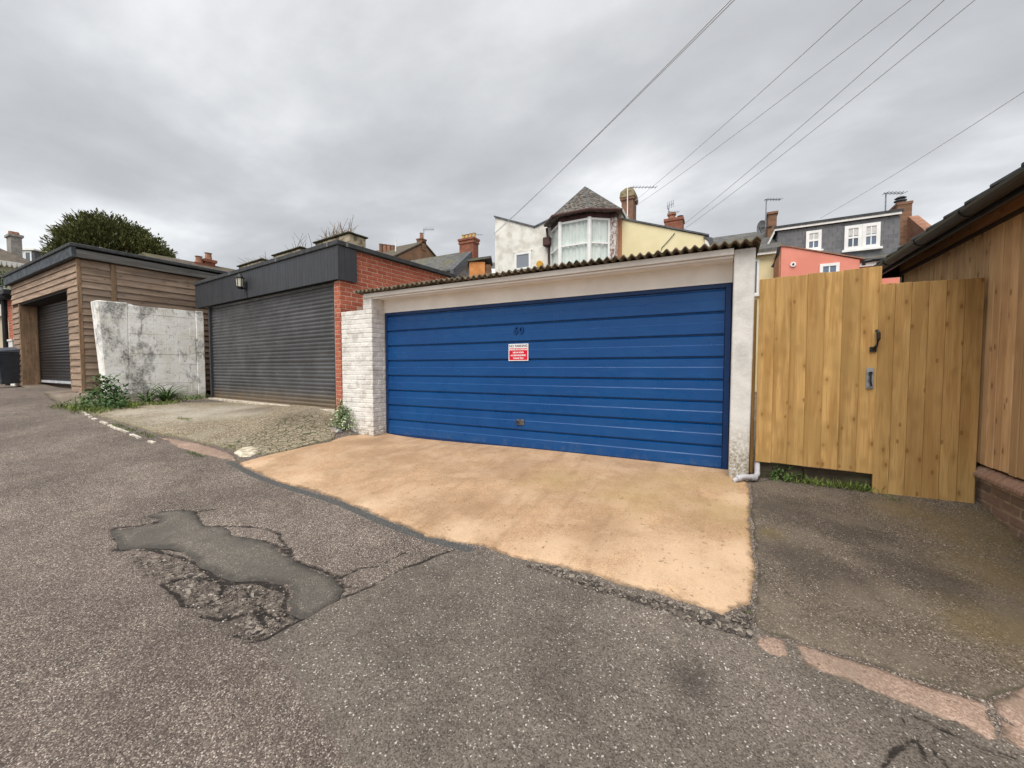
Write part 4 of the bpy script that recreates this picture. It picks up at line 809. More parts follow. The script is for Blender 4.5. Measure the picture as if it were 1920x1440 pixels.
M_stack_red = mat_stack('red_stack_brick', S(156, 96, 76), S(128, 80, 64)); M_stack_brown = mat_stack('brown_stack_brick', S(142, 108, 86), S(116, 88, 70))
def mat_glass(name, col, rough=.06):
    n = NT(name); n.b.inputs['Base Color'].default_value = col; n.b.inputs['Roughness'].default_value = rough; n.b.inputs['Specular IOR Level'].default_value = .9; return n.m
M_glass = mat_glass('dark_glass', S(70, 84, 98)); M_glass_blue = mat_glass('blue_tinted_glass', S(88, 106, 128)); M_glass_grey = mat_glass('grey_glass', S(128, 134, 142)); M_blind = plain('pale_blind', S(206, 206, 202), S(190, 190, 188), 4, .7, 0, 0)
def mat_clear():
    m = bpy.data.materials.new('window_glass'); m.use_nodes = True; t = m.node_tree; t.nodes.clear()
    o = t.nodes.new('ShaderNodeOutputMaterial'); mxs = t.nodes.new('ShaderNodeMixShader'); a = t.nodes.new('ShaderNodeBsdfTransparent'); b = t.nodes.new('ShaderNodeBsdfGlossy'); f = t.nodes.new('ShaderNodeFresnel')
    f.inputs[0].default_value = 1.5; b.inputs['Roughness'].default_value = .02; a.inputs[0].default_value = (.97, .985, .98, 1)
    mxs.inputs[0].default_value = .09; t.links.new(a.outputs[0], mxs.inputs[1]); t.links.new(b.outputs[0], mxs.inputs[2]); t.links.new(mxs.outputs[0], o.inputs[0]); return m
M_clear = mat_clear()
M_curt = plain('pale_net_curtain', S(244, 246, 241), S(228, 233, 228), 2, .9, 0, 0)
def ub(mb, A, u, n, u0, u1, n0, n1, z0, z1):
    P = lambda s, t, z: (A[0] + u[0] * s + n[0] * t, A[1] + u[1] * s + n[1] * t, z)
    return mb.add([P(u0, n0, z0), P(u1, n0, z0), P(u1, n1, z0), P(u0, n1, z0), P(u0, n0, z1), P(u1, n0, z1), P(u1, n1, z1), P(u0, n1, z1)],
                  [(0, 3, 2, 1), (4, 5, 6, 7), (0, 1, 5, 4), (1, 2, 6, 5), (2, 3, 7, 6), (3, 0, 4, 7)])
def window(root, A, B_, zb, zt, cols=1, rows=(), fw=.07, bw=.03, pane=None, proud=.03, sill=True, curtain=False, frame=None, blind=0):
    """A to B left to right as seen; the frame stands in the wall with its glass set back"""
    A = (A[0] - root.location.x, A[1] - root.location.y); B_ = (B_[0] - root.location.x, B_[1] - root.location.y)
    L = hypot(B_[0] - A[0], B_[1] - A[1]); u = ((B_[0] - A[0]) / L, (B_[1] - A[1]) / L); n = (u[1], -u[0]); m = MB()
    ub(m, A, u, n, 0, fw, -.05, proud, zb, zt); ub(m, A, u, n, L - fw, L, -.05, proud, zb, zt)
    ub(m, A, u, n, fw, L - fw, -.05, proud, zb, zb + fw); ub(m, A, u, n, fw, L - fw, -.05, proud, zt - fw, zt)
    for c in range(1, cols): x = fw + (L - 2 * fw) * c / cols; ub(m, A, u, n, x - bw / 2, x + bw / 2, -.04, proud - .012, zb + fw, zt - fw)
    for f, th in rows: z = zb + (zt - zb) * f; ub(m, A, u, n, fw, L - fw, -.04, proud - .006, z - th / 2, z + th / 2)
    if sill: ub(m, A, u, n, -.05, L + .05, 0, proud + .06, zb - .06, zb - .002)
    o = m.build('window', frame or M_upvc, root)
    g = MB(); ub(g, A, u, n, fw - .005, L - fw + .005, proud - .030, proud - .024, zb + fw - .005, zt - fw + .005); g.build('pane', M_clear if curtain else (pane or M_glass), o)
    if blind: b = MB(); ub(b, A, u, n, fw, L - fw, proud - .023, proud - .021, zt - fw - blind, zt - fw); b.build('blind', M_blind, o)
    if curtain:
        vs, fs = [], []; k = int(L / .02)
        for i in range(k + 1):
            s_ = L * i / k; t = -.075 + .022 * sin(s_ * 34 + 1.3 * sin(s_ * 7)) + .012 * sin(s_ * 75)
            for z in (zb, zt): vs.append((A[0] + u[0] * s_ + n[0] * t, A[1] + u[1] * s_ + n[1] * t, z))
        MB().add(vs, [(2 * i, 2 * i + 2, 2 * i + 3, 2 * i + 1) for i in range(k)]).build('curtain', M_curt, o, fixn=False)
    return o
def rel(root, P): return [(p[0] - root.location.x, p[1] - root.location.y) + tuple(p[2:]) for p in P]
def slate_rows(A, B_, T, rows, mb, w=.16):
    """stepped rows of separate slates on the triangle A-B-T"""
    A, B_, T = Vector(A), Vector(B_), Vector(T); nrm = (B_ - A).cross(T - A).normalized()
    for r in range(rows):
        f0, f1 = r / rows, min((r + 1.25) / rows, 1); a0, b0, a1, b1 = A.lerp(T, f0), B_.lerp(T, f0), A.lerp(T, f1), B_.lerp(T, f1)
        k = max(1, int((b0 - a0).length / w)); off = .5 * (r % 2) / k
        for i in range(k):
            s0, s1 = max(0, i / k + off - .5 / k), min(1, (i + 1) / k + off - .5 / k)
            if i == k - 1: s1 = 1
            lift = nrm * (.028 + random.uniform(-.006, .008)); g = .008 / max(.2, (b0 - a0).length)
            mb.add([a0.lerp(b0, s0 + g) + lift, a0.lerp(b0, s1 - g) + lift, a1.lerp(b1, s1 - g) + nrm * .006, a1.lerp(b1, s0 + g) + nrm * .006, a0.lerp(b0, s0 + g), a0.lerp(b0, s1 - g)], [(0, 1, 2, 3), (4, 5, 1, 0)])

# white house with the bay turret
wh = thing('house', 'white rendered house with a bay window under a pointed slate turret', 'house', (-6.5, 15, 0))
wp = [(-8.813, 7.642), (-6.907, 6.874), (-6.245, 7.062)]
wl_ = [(a + 6.5, b) for a, b in wp]
MB().xz([(wl_[0][0], -.4)] + wl_ + [(3.12, wl_[2][1]), (3.12, -.4)], 0, 4.2).build('wall', M_wwall, wh)
m = MB()
for (a, b), (c, d) in zip(wl_[:-1], wl_[1:]): m.add([(a - .03, -.05, b), (c + .0, -.05, d), (c, .35, d), (a - .03, .35, b), (a - .03, -.05, b + .06), (c, -.05, d + .06), (c, .35, d + .06), (a - .03, .35, b + .06)], [(0, 3, 2, 1), (4, 5, 6, 7), (0, 1, 5, 4), (1, 2, 6, 5), (2, 3, 7, 6), (3, 0, 4, 7)])
m.build('coping', M_lead, wh)
q = [(-7.848, 5.96), (-7.075, 5.976)]
window(wh, (q[0][0], 15), (q[1][0], 15), q[0][1] - 1.35, q[0][1], 1, [(.5, .07)], pane=M_glass_grey, fw=.1)
box('lintel', M_wwall, wh, q[0][0] + 6.45, q[1][0] + 6.55, -.025, .02, q[0][1] + .005, q[0][1] + .09, .008)
q = [-6.663, 15.0, 5.347]
MB().tube([(q[0] + 6.5, -.10, q[2]), (q[0] + 6.5, 0, q[2])], .135, 16).build('alarm_box', plain('alarm_yellow', S(214, 168, 62), S(200, 150, 50), 3, .5, 0, 0), wh)['label'] = 'round yellow alarm box'
BAY = {'P': [(-6.175, 14.95), (-5.496, 14.2), (-4.358, 14.2), (-3.733, 14.654), (-3.5, 14.654)], 'zt': 6.572, 'ze': 6.772, 'eave': [(-6.347, 14.75), (-5.716, 14.0), (-4.308, 13.98), (-3.286, 14.604), (-3.35, 16.4), (-6.425, 16.4)], 'apex': (-4.853, 15.2, 8.156)}
P0, P1, P2, P3, P4 = BAY['P']; ZT, ZE = BAY['zt'], BAY['ze']
ctr = rel(wh, [(P0[0], P0[1]), (P1[0], P1[1]), (P2[0], P2[1]), (P3[0], P3[1]), (P4[0], P4[1])])
MB().xy([ctr[0], ctr[1], ctr[2], ctr[3], ctr[4], (ctr[4][0], 1.2), (ctr[0][0], 1.2)], -.4, ZT - 2.55).build('bay_wall', M_wwall, wh)
MB().xy([ctr[0], ctr[1], ctr[2], ctr[3], ctr[4], (ctr[4][0], 1.2), (ctr[0][0], 1.2)], ZT + .02, ZE).build('bay_head', M_maroon, wh)
MB().xy([(a * .86 + ctr[2][0] * .14 - .04, b + .45) for a, b in (ctr[0], ctr[1], ctr[2], ctr[3])] , -.4, ZT + .01).build('bay_core', M_curt, wh)
window(wh, P0, P1, ZT - 2.5, ZT, 1, [(.644, .06)], fw=.06, curtain=True); window(wh, P1, P2, ZT - 2.5, ZT, 1, [(.644, .06)], fw=.07, curtain=True); window(wh, P2, P3, ZT - 2.5, ZT, 1, [(.644, .06)], fw=.07, curtain=True)
for p in (P1, P2):
    a, b = p[0] + 6.5, p[1] - 15; MB().tube([(a, b, ZT - 2.5), (a, b, ZT + .02)], .075, 8).build('mullion', M_upvc, wh)
MB().add([(ctr[3][0], ctr[3][1], z) for z in (-.4, ZT + .02)] + [(ctr[4][0], ctr[4][1], z) for z in (-.4, ZT + .02)] + [(ctr[4][0], 1.0, z) for z in (-.4, ZT + .02)] + [(ctr[3][0], 1.0, z) for z in (-.4, ZT + .02)],
         [(0, 2, 3, 1), (2, 4, 5, 3), (4, 6, 7, 5), (6, 0, 1, 7), (1, 3, 5, 7), (0, 6, 4, 2)]).build('pebbledash_strip', M_peb, wh)
EAV = rel(wh, BAY['eave']); AP = rel(wh, [BAY['apex']])[0]
eav3 = [(a, b, ZE + .02) for a, b in EAV]
MB().add(eav3 + [AP], [(i, (i + 1) % len(eav3), len(eav3)) for i in range(len(eav3))] + [tuple(range(len(eav3) - 1, -1, -1))]).build('turret_roof', M_slate_t, wh)
sm = MB()
for i in range(3): slate_rows(eav3[i], eav3[i + 1], AP, 20, sm)
tag(sm.build('slate', M_slate_t, wh, fixn=False), kind='stuff')
MB().tube(eav3[:4], .065, 8).build('gutter', M_maroon, wh); 
for i in (1, 2, 3): MB().tube([eav3[i], AP], .035, 6).build('hip_ridge', M_lead, wh)
q = [[-6.32, 14.85, 6.71], [-6.294, 14.9, 6.341], [-6.257, 14.9, 5.996], [-6.218, 14.9, 4.76]]
qq = rel(wh, q); MB().tube([qq[0], qq[1]], .05, 8).tube([qq[2], qq[3]], .05, 8).build('downpipe', M_maroon, wh)
MB().box(qq[1][0] - .16, qq[1][0] + .16, -.26, -.02, qq[2][2], qq[1][2]).build('hopper', M_maroon, wh, bevel=.03)

# pale yellow house
yh = thing('house', 'pale yellow house whose end wall slopes down right beside the turret', 'house', (-2.0, 15, 0))
yp = [(-3.375, 6.605), (-0.591, 5.571)]; yl = [(a + 2, b) for a, b in yp]
MB().xz([(yl[0][0], -.4), yl[0], yl[1], (yl[1][0], -.4)], .05, 2.6).build('wall', M_yel, yh)
MB().xz([(yl[0][0], yl[0][1] + .005), (yl[0][0], yl[0][1] + .06), (yl[1][0] + .12, yl[1][1] + .04), (yl[1][0] + .12, yl[1][1] - .015)], -.0, 2.7).build('verge', M_lead, yh)
sx = [(-3.59, 6.623), (-3.374, 6.585)]; box('corner_strip', M_bwn, yh, sx[0][0] + 2, sx[1][0] + 2 - .004, -.03, 2.0, -.4, sx[0][1] + .02)['label'] = 'orange-brown painted corner strip'
MB().xz([(yl[1][0] - .05, yl[1][1] - .02), (yl[1][0] + .22, yl[1][1] - .10), (yl[1][0] + .38, yl[1][1] - .62), (yl[1][0] + .26, yl[1][1] - .66), (yl[1][0] + .1, yl[1][1] - .2)], -.03, 2.6).build('end_gutter', M_lead, yh)
MB().xz([(yl[1][0] + .002, yl[1][1] - .12), (yl[1][0] + .1, yl[1][1] - .2), (yl[1][0] + .25, yl[1][1] - .66), (yl[1][0] + .002, yl[1][1] - .9)], -.01, .05).build('verge_board', M_trim, yh)
EY = [(1.702, 5.299), (1.708, 5.061)]; RG = [(-0.521, 7.095), (1.61, 7.159)]
ze, zr = EY[0][1], (RG[0][1] + RG[1][1]) / 2
MB().yz([(1.35, ze - .05), (5.6, zr - .03), (9.8, ze - .05), (9.8, ze - .15), (5.6, zr - .14), (1.35, ze - .14)], -4.0 + 2, EY[0][0] + 2 + .05).build('roof', M_slate, yh)
box('wall', M_yel, yh, .6, EY[0][0] + 2, 1.6, 9.4, -.4, ze - .12); box('fascia', M_trim, yh, 1.42, EY[0][0] + 2, 1.40, 1.44, ze - .24, ze - .06); 
MB().tube([(yl[1][0] - .95, .02, yl[1][1] + .25), (yl[1][0] - 1.2, .03, yl[1][1] - .02), (yl[1][0] - 1.38, .03, yl[1][1] - .2), (yl[1][0] - 1.45, .03, yl[1][1] - .5), (yl[1][0] - 1.4, .03, yl[1][1] - .9)], .012, 5).build('cable', M_iron, yh)
q = [(0.773, 4.96), (1.098, 4.919)]; window(yh, (q[0][0], 16.6), (q[1][0], 16.6), q[0][1] - 1.25, q[0][1], 1, [], pane=M_glass)
def stack(root, px0, px1, y, z0, z1, mat, dy=.5, cap=.05, capz=.18):
    m = MB().box(px0, px1, y, y + dy, z0, z1 - capz).box(px0 - cap, px1 + cap, y - cap, y + dy + cap, z1 - capz, z1)
    return m.build('chimney', mat, root, bevel=.012)
q = [(-4.135, 9.092), (-3.513, 8.961), (-3.791, 7.451)]
ch = MB().box(q[0][0] + 2 + .06, q[1][0] + 2 - .06, 3, 3.75, q[2][1] - 2, q[0][1] - .58).box(q[0][0] + 2, q[1][0] + 2, 2.94, 3.81, q[0][1] - .58, q[0][1] - .47).build('chimney', plain('brown_rendered_stack', S(132, 100, 82), S(112, 84, 70), 3, .9, 0, .4), yh, bevel=.01)
cx0, cx1 = q[0][0] + 2, q[1][0] + 2
MB().add([(cx0 - .02, 2.92, q[0][1] - .47), (cx1 + .02, 2.92, q[0][1] - .47), (cx1 + .02, 3.83, q[0][1] - .47), (cx0 - .02, 3.83, q[0][1] - .47), (cx0 + .02, 2.97, q[0][1] - .2), (cx1 - .02, 2.97, q[0][1] - .2), (cx1 - .02, 3.78, q[0][1] - .2), (cx0 + .02, 3.78, q[0][1] - .2), (cx0 + .2, 3.15, q[0][1]), (cx1 - .2, 3.15, q[0][1]), (cx1 - .2, 3.6, q[0][1]), (cx0 + .2, 3.6, q[0][1])],
         [(0, 3, 2, 1), (0, 1, 5, 4), (1, 2, 6, 5), (2, 3, 7, 6), (3, 0, 4, 7), (4, 5, 9, 8), (5, 6, 10, 9), (6, 7, 11, 10), (7, 4, 8, 11), (8, 9, 10, 11)]).build('capping', plain('mossy_cement', S(136, 124, 96), S(104, 96, 76), 6, .95, 0, .5), ch)
MB().tube([(cx1 - .28, 2.9, q[0][1] - .1), (cx1 - .27, 2.9, q[2][1] - .3)], .022, 6).tube([(cx1 - .27, 2.9, q[2][1] - .3), (cx1 - .1, -.0, q[2][1] - 1.0)], .015, 6).build('cable', M_trim, ch)
q = [(-2.14, 7.044), (-1.471, 6.928), (-1.813, 6.385)]; ch2 = stack(yh, q[0][0] + 2, q[1][0] + 2, 2.0, q[2][1] - 1, q[0][1], M_stack_red, .6, .03, .12)
MB().lathe([(.14, q[0][1] - .02), (.13, q[0][1] + .18), (.17, q[0][1] + .2), (.17, q[0][1] + .28)], (q[0][0] + q[1][0]) / 2 + 1.9, 2.3, 10).build('pot', M_terra, ch2)
MB().lathe([(.11, q[0][1] - .02), (.1, q[0][1] + .1), (.12, q[0][1] + .12)], (q[0][0] + q[1][0]) / 2 + 2.22, 2.3, 10).build('pot', M_dark, ch2)
q = [(1.475, 7.206), (1.773, 7.173), (1.638, 6.213)]; stack(yh, q[0][0] + 2, q[1][0] + 2, 3.6, q[2][1] - 1, q[0][1], M_stack_brown, .95, .04, .1)

# salmon house with the slate dormer
sh_ = thing('house', 'salmon pink house with a wide dark slate dormer and white sash windows', 'house', (3.5, 15, 0))
sp = [(1.566, 4.907), (1.773, 4.853), (3.476, 4.252)]; sl = [(a - 3.5, b) for a, b in sp]
MB().xz([(sl[0][0], -.4)] + sl + [(sl[2][0], -.4)], 0, 1.6).build('wall', M_sal, sh_)
MB().xz([(sl[0][0] - .03, sl[0][1] + .002), (sl[0][0] - .03, sl[0][1] + .035), (sl[1][0], sl[1][1] + .035), (sl[2][0] + .1, sl[2][1] + .035), (sl[2][0] + .1, sl[2][1] + .002), (sl[1][0], sl[1][1] + .002)], -.03, 1.6).build('verge', M_terra, sh_)
box('side_wall', M_bwn, sh_, sl[0][0] - .05, sl[0][0] - .004, .02, 1.5, -.4, sl[0][1] - .1)
MB().tube([(sl[0][0] - .06, -.02, sl[0][1] - .02), (sl[0][0] - .1, -.03, sl[0][1] - .25), (sl[0][0] - .22, -.0, sl[0][1] - .62)], .045, 8).build('gutter_end', M_black, sh_)
MB().tube([(sl[2][0] + .08, -.06, sl[2][1] - .02), (sl[2][0] + .08, -.06, sl[2][1] - .18)], .045, 8).tube([(sl[2][0] + .08, -.06, sl[2][1] - .08), (sl[2][0] + .24, -.06, sl[2][1] - .06)], .05, 8).build('gutter_outlet', M_black, sh_)
q = [1.882, 15.0, 4.308]; 
MB().tube([(q[0] - 3.5, -.04, q[2]), (q[0] - 3.5, .0, q[2])], .075, 16).build('flue_vent', M_trim, sh_)
MB().tube([(q[0] - 3.5, -.055, q[2]), (q[0] - 3.5, -.041, q[2])], .03, 10).build('vent_hole', M_iron, sh_)
q = [(2.545, 4.212), (3.013, 4.233)]; window(sh_, (q[0][0], 15), (q[1][0], 15), q[0][1] - .95, q[0][1] + .02, 2, [], pane=M_glass_blue, fw=.08)
EZ = [(3.952, 4.574), (4.717, 4.609)]; ze = (EZ[0][1] + EZ[1][1]) / 2
DT = [(1.673, 5.956), (4.977, 6.039)]; dz = (DT[0][1] + DT[1][1]) / 2; DX0, DX1 = DT[0][0] - 3.5, DT[1][0] - 3.5
X0, X1 = sl[0][0] - .02, DX1 + .75
box('wall', M_sal, sh_, X0 + .05, X1, 1.6, 9.4, -.4, ze - .12); box('fascia', M_trim, sh_, X0, X1, 1.46, 1.5, ze - .26, ze - .13); MB().tube([(X0, 1.42, ze - .08), (X1, 1.42, ze - .08)], .06, 8).build('gutter', M_black, sh_)
zr = dz + .02
MB().yz([(1.42, ze - .05), (5.6, zr), (9.8, ze - .05), (9.8, ze - .15), (5.6, zr - .1), (1.42, ze - .14)], X0, X1).build('roof', M_slate, sh_)
slope = (zr - ze + .05) / 4.18; zd = ze - .05 + slope * .78
dm = box('dormer', M_slate_d, sh_, DX0 + .02, DX1 - .02, 2.2, 6.0, zd - .15, dz)
wins = [[(2.5, 5.843), (2.932, 5.865)], [(3.551, 5.854), (4.464, 5.858)]]
wz = [(w_[0][0] - 3.5, w_[1][0] - 3.5, (w_[0][1] + w_[1][1]) / 2) for w_ in wins]
wb_ = [4.031, 17.2, 5.059][2]; wb2 = [2.742, 17.2, 5.183][2]
dsl = MB().box(0, .236, 0, .014, 0, .165).mesh('slate', M_slate_d, bevel=.003)
z = zd; r = 0
while z < dz - .05:
    x = DX0 + .01 - (.12 if r % 2 else 0)
    while x < DX1 - .1:
        xe = x + .24
        hid = any(x > a - .02 and xe < b + .02 and z + .165 < zt + .02 and z > zb - .05 for (a, b, zt), zb in zip(wz, (wb2, wb_)))
        if not hid: link(dsl, 'slate', dm, (max(x, DX0), 2.178 + random.gauss(0, .001), z), (radians(2.2), 0, 0), (max(.2, min((min(x, DX1 - .28) + .236 - max(x, DX0)) / .236, (DX1 - .02 - max(x, DX0)) / .236, 1)), 1, min(1, (dz - z) / .165)))
        x = xe
    z += .15; r += 1
window(sh_, (wins[0][0][0], 17.17), (wins[0][1][0], 17.17), wb2, wz[0][2], 2, [(.5, .06)], pane=M_glass_blue, fw=.09, proud=.06, blind=.22)
wx = (wins[1][0][0] + wins[1][1][0]) / 2; 
window(sh_, (wins[1][0][0], 17.17), (wx - .002, 17.17), wb_, wz[1][2], 2, [(.5, .06)], pane=M_glass, fw=.1, proud=.06, blind=.24, sill=False)
window(sh_, (wx + .002, 17.17), (wins[1][1][0], 17.17), wb_, wz[1][2], 2, [(.5, .06)], pane=M_glass_blue, fw=.1, proud=.06, blind=.24, sill=False)
box('sill', M_upvc, sh_, wz[1][0] - .06, wz[1][1] + .06, 2.07, 2.18, wb_ - .07, wb_ - .002)
MB().box(DX0 - .1, DX1 + .02, 2.06, 6.2, dz + .09, dz + .17).build('dormer_roof', M_felt, sh_); MB().box(DX0 - .1, DX1 - .02, 2.08, 2.12, dz + .015, dz + .09).build('fascia', M_trim, sh_)
MB().add([(DX0 - .1, 2.09, dz + .08), (DX0 - .1, 2.09, dz - .06), (DX0 - .3, 2.2, dz - .5), (DX0 - .36, 2.2, dz - .5), (DX0 - .1, 2.15, dz + .08), (DX0 - .1, 2.15, dz - .06), (DX0 - .3, 2.26, dz - .5), (DX0 - .36, 2.26, dz - .5)], [(0, 3, 2, 1), (4, 5, 6, 7), (0, 1, 5, 4), (1, 2, 6, 5), (2, 3, 7, 6), (3, 0, 4, 7)]).build('bargeboard', M_trim, sh_)
MB().box(DX0, DX1 + .0, 2.12, 2.16, zd - .07, zd - .0).build('flashing', M_lead, sh_)
q = [(5.373, 6.969), (5.778, 6.927)]; ch = stack(sh_, q[0][0] - 3.5, q[1][0] - 3.5, 4.0, zr - 1.2, q[0][1], M_stack_brown, .9, .02, .1)
MB().lathe([(.12, q[0][1] - .02), (.11, q[0][1] + .14), (.18, q[0][1] + .15), (.18, q[0][1] + .18), (.07, q[0][1] + .19), (.07, q[0][1] + .25), (.17, q[0][1] + .26), (.1, q[0][1] + .31)], q[0][0] - 3.5 + .2, 4.4, 12).build('cowl', M_lead, ch)
PR = [5.682, 19.0, 6.43, 17.39, 5.328]; PX = PR[0] - 3.5
MB().yz([(PR[3] - 15, PR[4] + .05), (PR[1] - 15, PR[2]), (PR[1] - 15, PR[2] - .9), (PR[3] - 15, PR[4] - .9)], PX, PX + .26).build('parapet', M_terra, sh_)
nh = thing('house', 'dark roofed house just showing between the terracotta parapet and the shed eave', 'house', (9.0, 15, 0))
MB().yz([(1.6, ze - .1), (5.6, zr - .12), (9.8, ze - .1), (9.8, ze - .2), (5.6, zr - .22), (1.6, ze - .2)], X1 + 3.5 - 9.0 + .01, 2).build('roof', M_slate_d, nh); box('wall', M_sal, nh, X1 + 3.5 - 9.0 + .01, 2, 1.9, 9.4, -.4, ze - .2)
# houses farther off, left of the turret
def ridge_house(name, label, X, apex, near, far_, length, wall, roof, mat_r, verge=None, base=-.5):
    """gable end faces +x at X; ridge runs to -x; near/far_ = (y,z) of the eaves, apex = (y,z)"""
    t = thing('house', label, 'house', (X, apex[0], 0)); ay = apex[0]
    nr, fr = (near[0] - ay, near[1]), (far_[0] - ay, far_[1])
    MB().yz([(nr[0], base), nr, (0, apex[1]), fr, (fr[0], base)], -length, 0).build('wall', wall, t)
    up = .06
    MB().yz([(nr[0] - .2, nr[1] - .1 + up), (0, apex[1] + up + .02), (fr[0] + .2, fr[1] - .1 + up), (fr[0] + .2, fr[1] + up), (0, apex[1] + .12 + up), (nr[0] - .2, nr[1] + up)], -length, .06).build('roof', mat_r, t)
    if verge: MB().yz([(nr[0] - .25, nr[1] + .02), (0, apex[1] + .18), (0, apex[1] - .35), (nr[0] - .25, nr[1] - .5)], .062, .3).build('verge', verge, t)
    return t
FA = {'args': (-20.217, (23.689, 10.545), (20.77, 8.829), (25.469, 9.685))}
fa = ridge_house('house', 'brown gabled house with a small chimney and aerial on its peak', *FA['args'], 9.0, M_gable, None, M_slate_brown)
cz = FA['args'][1][1]; cw = .5
MB().box(-.45, .06, -.25, .25, cz - .5, cz + .28).box(-.49, .1, -.29, .29, cz + .28, cz + .36).build('chimney', M_stack_brown, fa)
MB().lathe([(.14, cz + .35), (.11, cz + .78), (.14, cz + .82)], -.2, 0, 10).build('pot', M_terra, fa)
FB = {'args': (-13.728, (20.223, 8.042), (18.491, 6.643), (21.955, 6.643))}
fbh = ridge_house('house', 'grey slate house with a red brick chimney carrying four buff pots', *FB['args'], 8.0, M_grey_render, None, M_slate, verge=M_lead)
cz = FB['args'][1][1]
ch = MB().box(-.62, .40, -.1, .45, cz - .8, cz + .62).box(-.67, .45, -.15, .5, cz + .62, cz + .72).box(-.70, .48, -.18, .53, cz + .81, cz + .93).box(-.65, .43, -.13, .48, cz + .72, cz + .81).build('chimney', M_stack_red, fbh)
for i in range(4): MB().lathe([(.12, cz + .92), (.1, cz + 1.0), (.1, cz + 1.2), (.13, cz + 1.24)], -.5 + i * .26, .18, 8).build('pot', M_buff, ch)
q = [[-11.978, 17.692, 6.721], [-11.253, 18.081, 6.778]]
ox = thing('house', 'small orange rendered house wall between the slate house and the white house', 'house', (q[0][0], q[0][1], 0))
wv = Vector((q[1][0] - q[0][0], q[1][1] - q[0][1])); L = wv.length; ox.rotation_euler = (0, 0, atan2(wv.y, wv.x))
zt = (q[0][2] + q[1][2]) / 2
MB().box(0, L, 0, 1.5, -.4, zt).build('wall', M_org, ox); MB().box(L, L + .3, .1, 1.5, -.4, zt - .1).build('side_wall', M_stack_brown, ox); MB().add([(-.1, -.1, zt), (L + .35, -.1, zt + .18), (L + .35, 1.6, zt + .18), (-.1, 1.6, zt), (-.1, -.1, zt + .12), (L + .35, -.1, zt + .3), (L + .35, 1.6, zt + .3), (-.1, 1.6, zt + .12)], [(0, 3, 2, 1), (4, 5, 6, 7), (0, 1, 5, 4), (1, 2, 6, 5), (2, 3, 7, 6), (3, 0, 4, 7)]).build('roof', M_slate, ox)
q = [[-13.905, 22.41, 8.339], [-13.102, 22.846, 8.55]]
gd = thing('house', 'grey dormered roof with a skylight tucked against the white house', 'house', (q[0][0], q[0][1], 0)); wv = Vector((q[1][0] - q[0][0], q[1][1] - q[0][1])); L = wv.length; gd.rotation_euler = (0, 0, atan2(wv.y, wv.x)); zt = q[0][2]
MB().box(0, L + 1, 0, 3, -.4, zt - 1.1).build('wall', M_lead, gd); MB().yz([(-.15, zt - 1.1), (2.2, zt + .3), (4, zt - 1.1)], 0, L + 1).build('roof', M_slate, gd); MB().add([(.3, -.02, zt - .98), (L - .1, -.02, zt - .98), (L - .1, .7, zt - .52), (.3, .7, zt - .52)], [(0, 1, 2, 3)]).build('skylight', M_trim, gd)
q = [[-23.284, 22.03, 9.938], [-22.207, 22.595, 9.776]]
st = thing('chimney', 'row of four tall chimney pots just above the black roof trim', 'chimney', (q[0][0], q[0][1], 0)); wv = Vector((q[1][0] - q[0][0], q[1][1] - q[0][1])); L = wv.length; st.rotation_euler = (0, 0, atan2(wv.y, wv.x)); zt = (q[0][2] + q[1][2]) / 2
MB().box(0, L, 0, .8, zt - 3, zt - .05).build('stack', M_stack_brown, st); MB().box(-.4, L + 2.0, 1.0, 5, -.5, zt - .6).build('stack_base', M_grey_render, st)
for i in range(4): MB().lathe([(.17, zt - .06), (.14, zt + .1), (.15, zt + .72 - .04 * i), (.18, zt + .75 - .04 * i)], .16 + i * (L - .3) / 3, .35, 9).build('pot', M_terra if i in (1, 2) else M_stack_brown, st)
pl = [-21.326, 21.91, 9.33]; po = thing('flag_pole', 'thin pale pole beside the row of chimney pots', 'pole', (pl[0], pl[1], pl[2] - 3.0)); MB().tube([(0, 0, 0), (0, 0, 4.2)], .05, 8).build('pole', M_trim, po)
# mossy long roof and twin chimneys behind the timber garage
LR = {'a': [-20.998, 8.322, 5.836], 'b': [-20.998, 10.84, 5.959], 'ch': [(0.984, 0.2, -0.12), (1.365, 0.2, 0.12)]}
lr = thing('house', 'long mossy slate roof with twin red chimneys behind the timber garage', 'house', (LR['a'][0], LR['a'][1], 0))
a, b = LR['a'], LR['b']; wv = Vector((b[0] - a[0], b[1] - a[1])); L = wv.length; lr.rotation_euler = (0, 0, atan2(wv.y, wv.x)); za, zb = a[2], b[2]
MB().add([(-1, 0, za), (L + 4, 0, zb), (L + 4, -2.2, zb - 1.3), (-1, -2.2, za - 1.3), (-1, 4, za - 2), (L + 4, 4, zb - 2), (-1, -2.2, -.4), (L + 4, -2.2, -.4), (-1, 4, -.4), (L + 4, 4, -.4)], [(0, 1, 2, 3), (0, 4, 5, 1), (3, 2, 7, 6), (4, 8, 9, 5), (0, 3, 6, 8, 4), (1, 5, 9, 7, 2)]).build('roof', M_slate_brown, lr)
for (px_, w2, h2) in LR['ch']:
    ch = MB().box(px_ - w2, px_ + w2, -.16, .16, za - 1, za + h2).box(px_ - w2 - .06, px_ + w2 + .06, -.22, .22, za + h2, za + h2 + .12).build('chimney', M_stack_red, lr)
    MB().lathe([(.15, za + h2 + .1), (.12, za + h2 + .4), (.16, za + h2 + .43)], px_, 0, 8).build('pot', M_terra, ch)
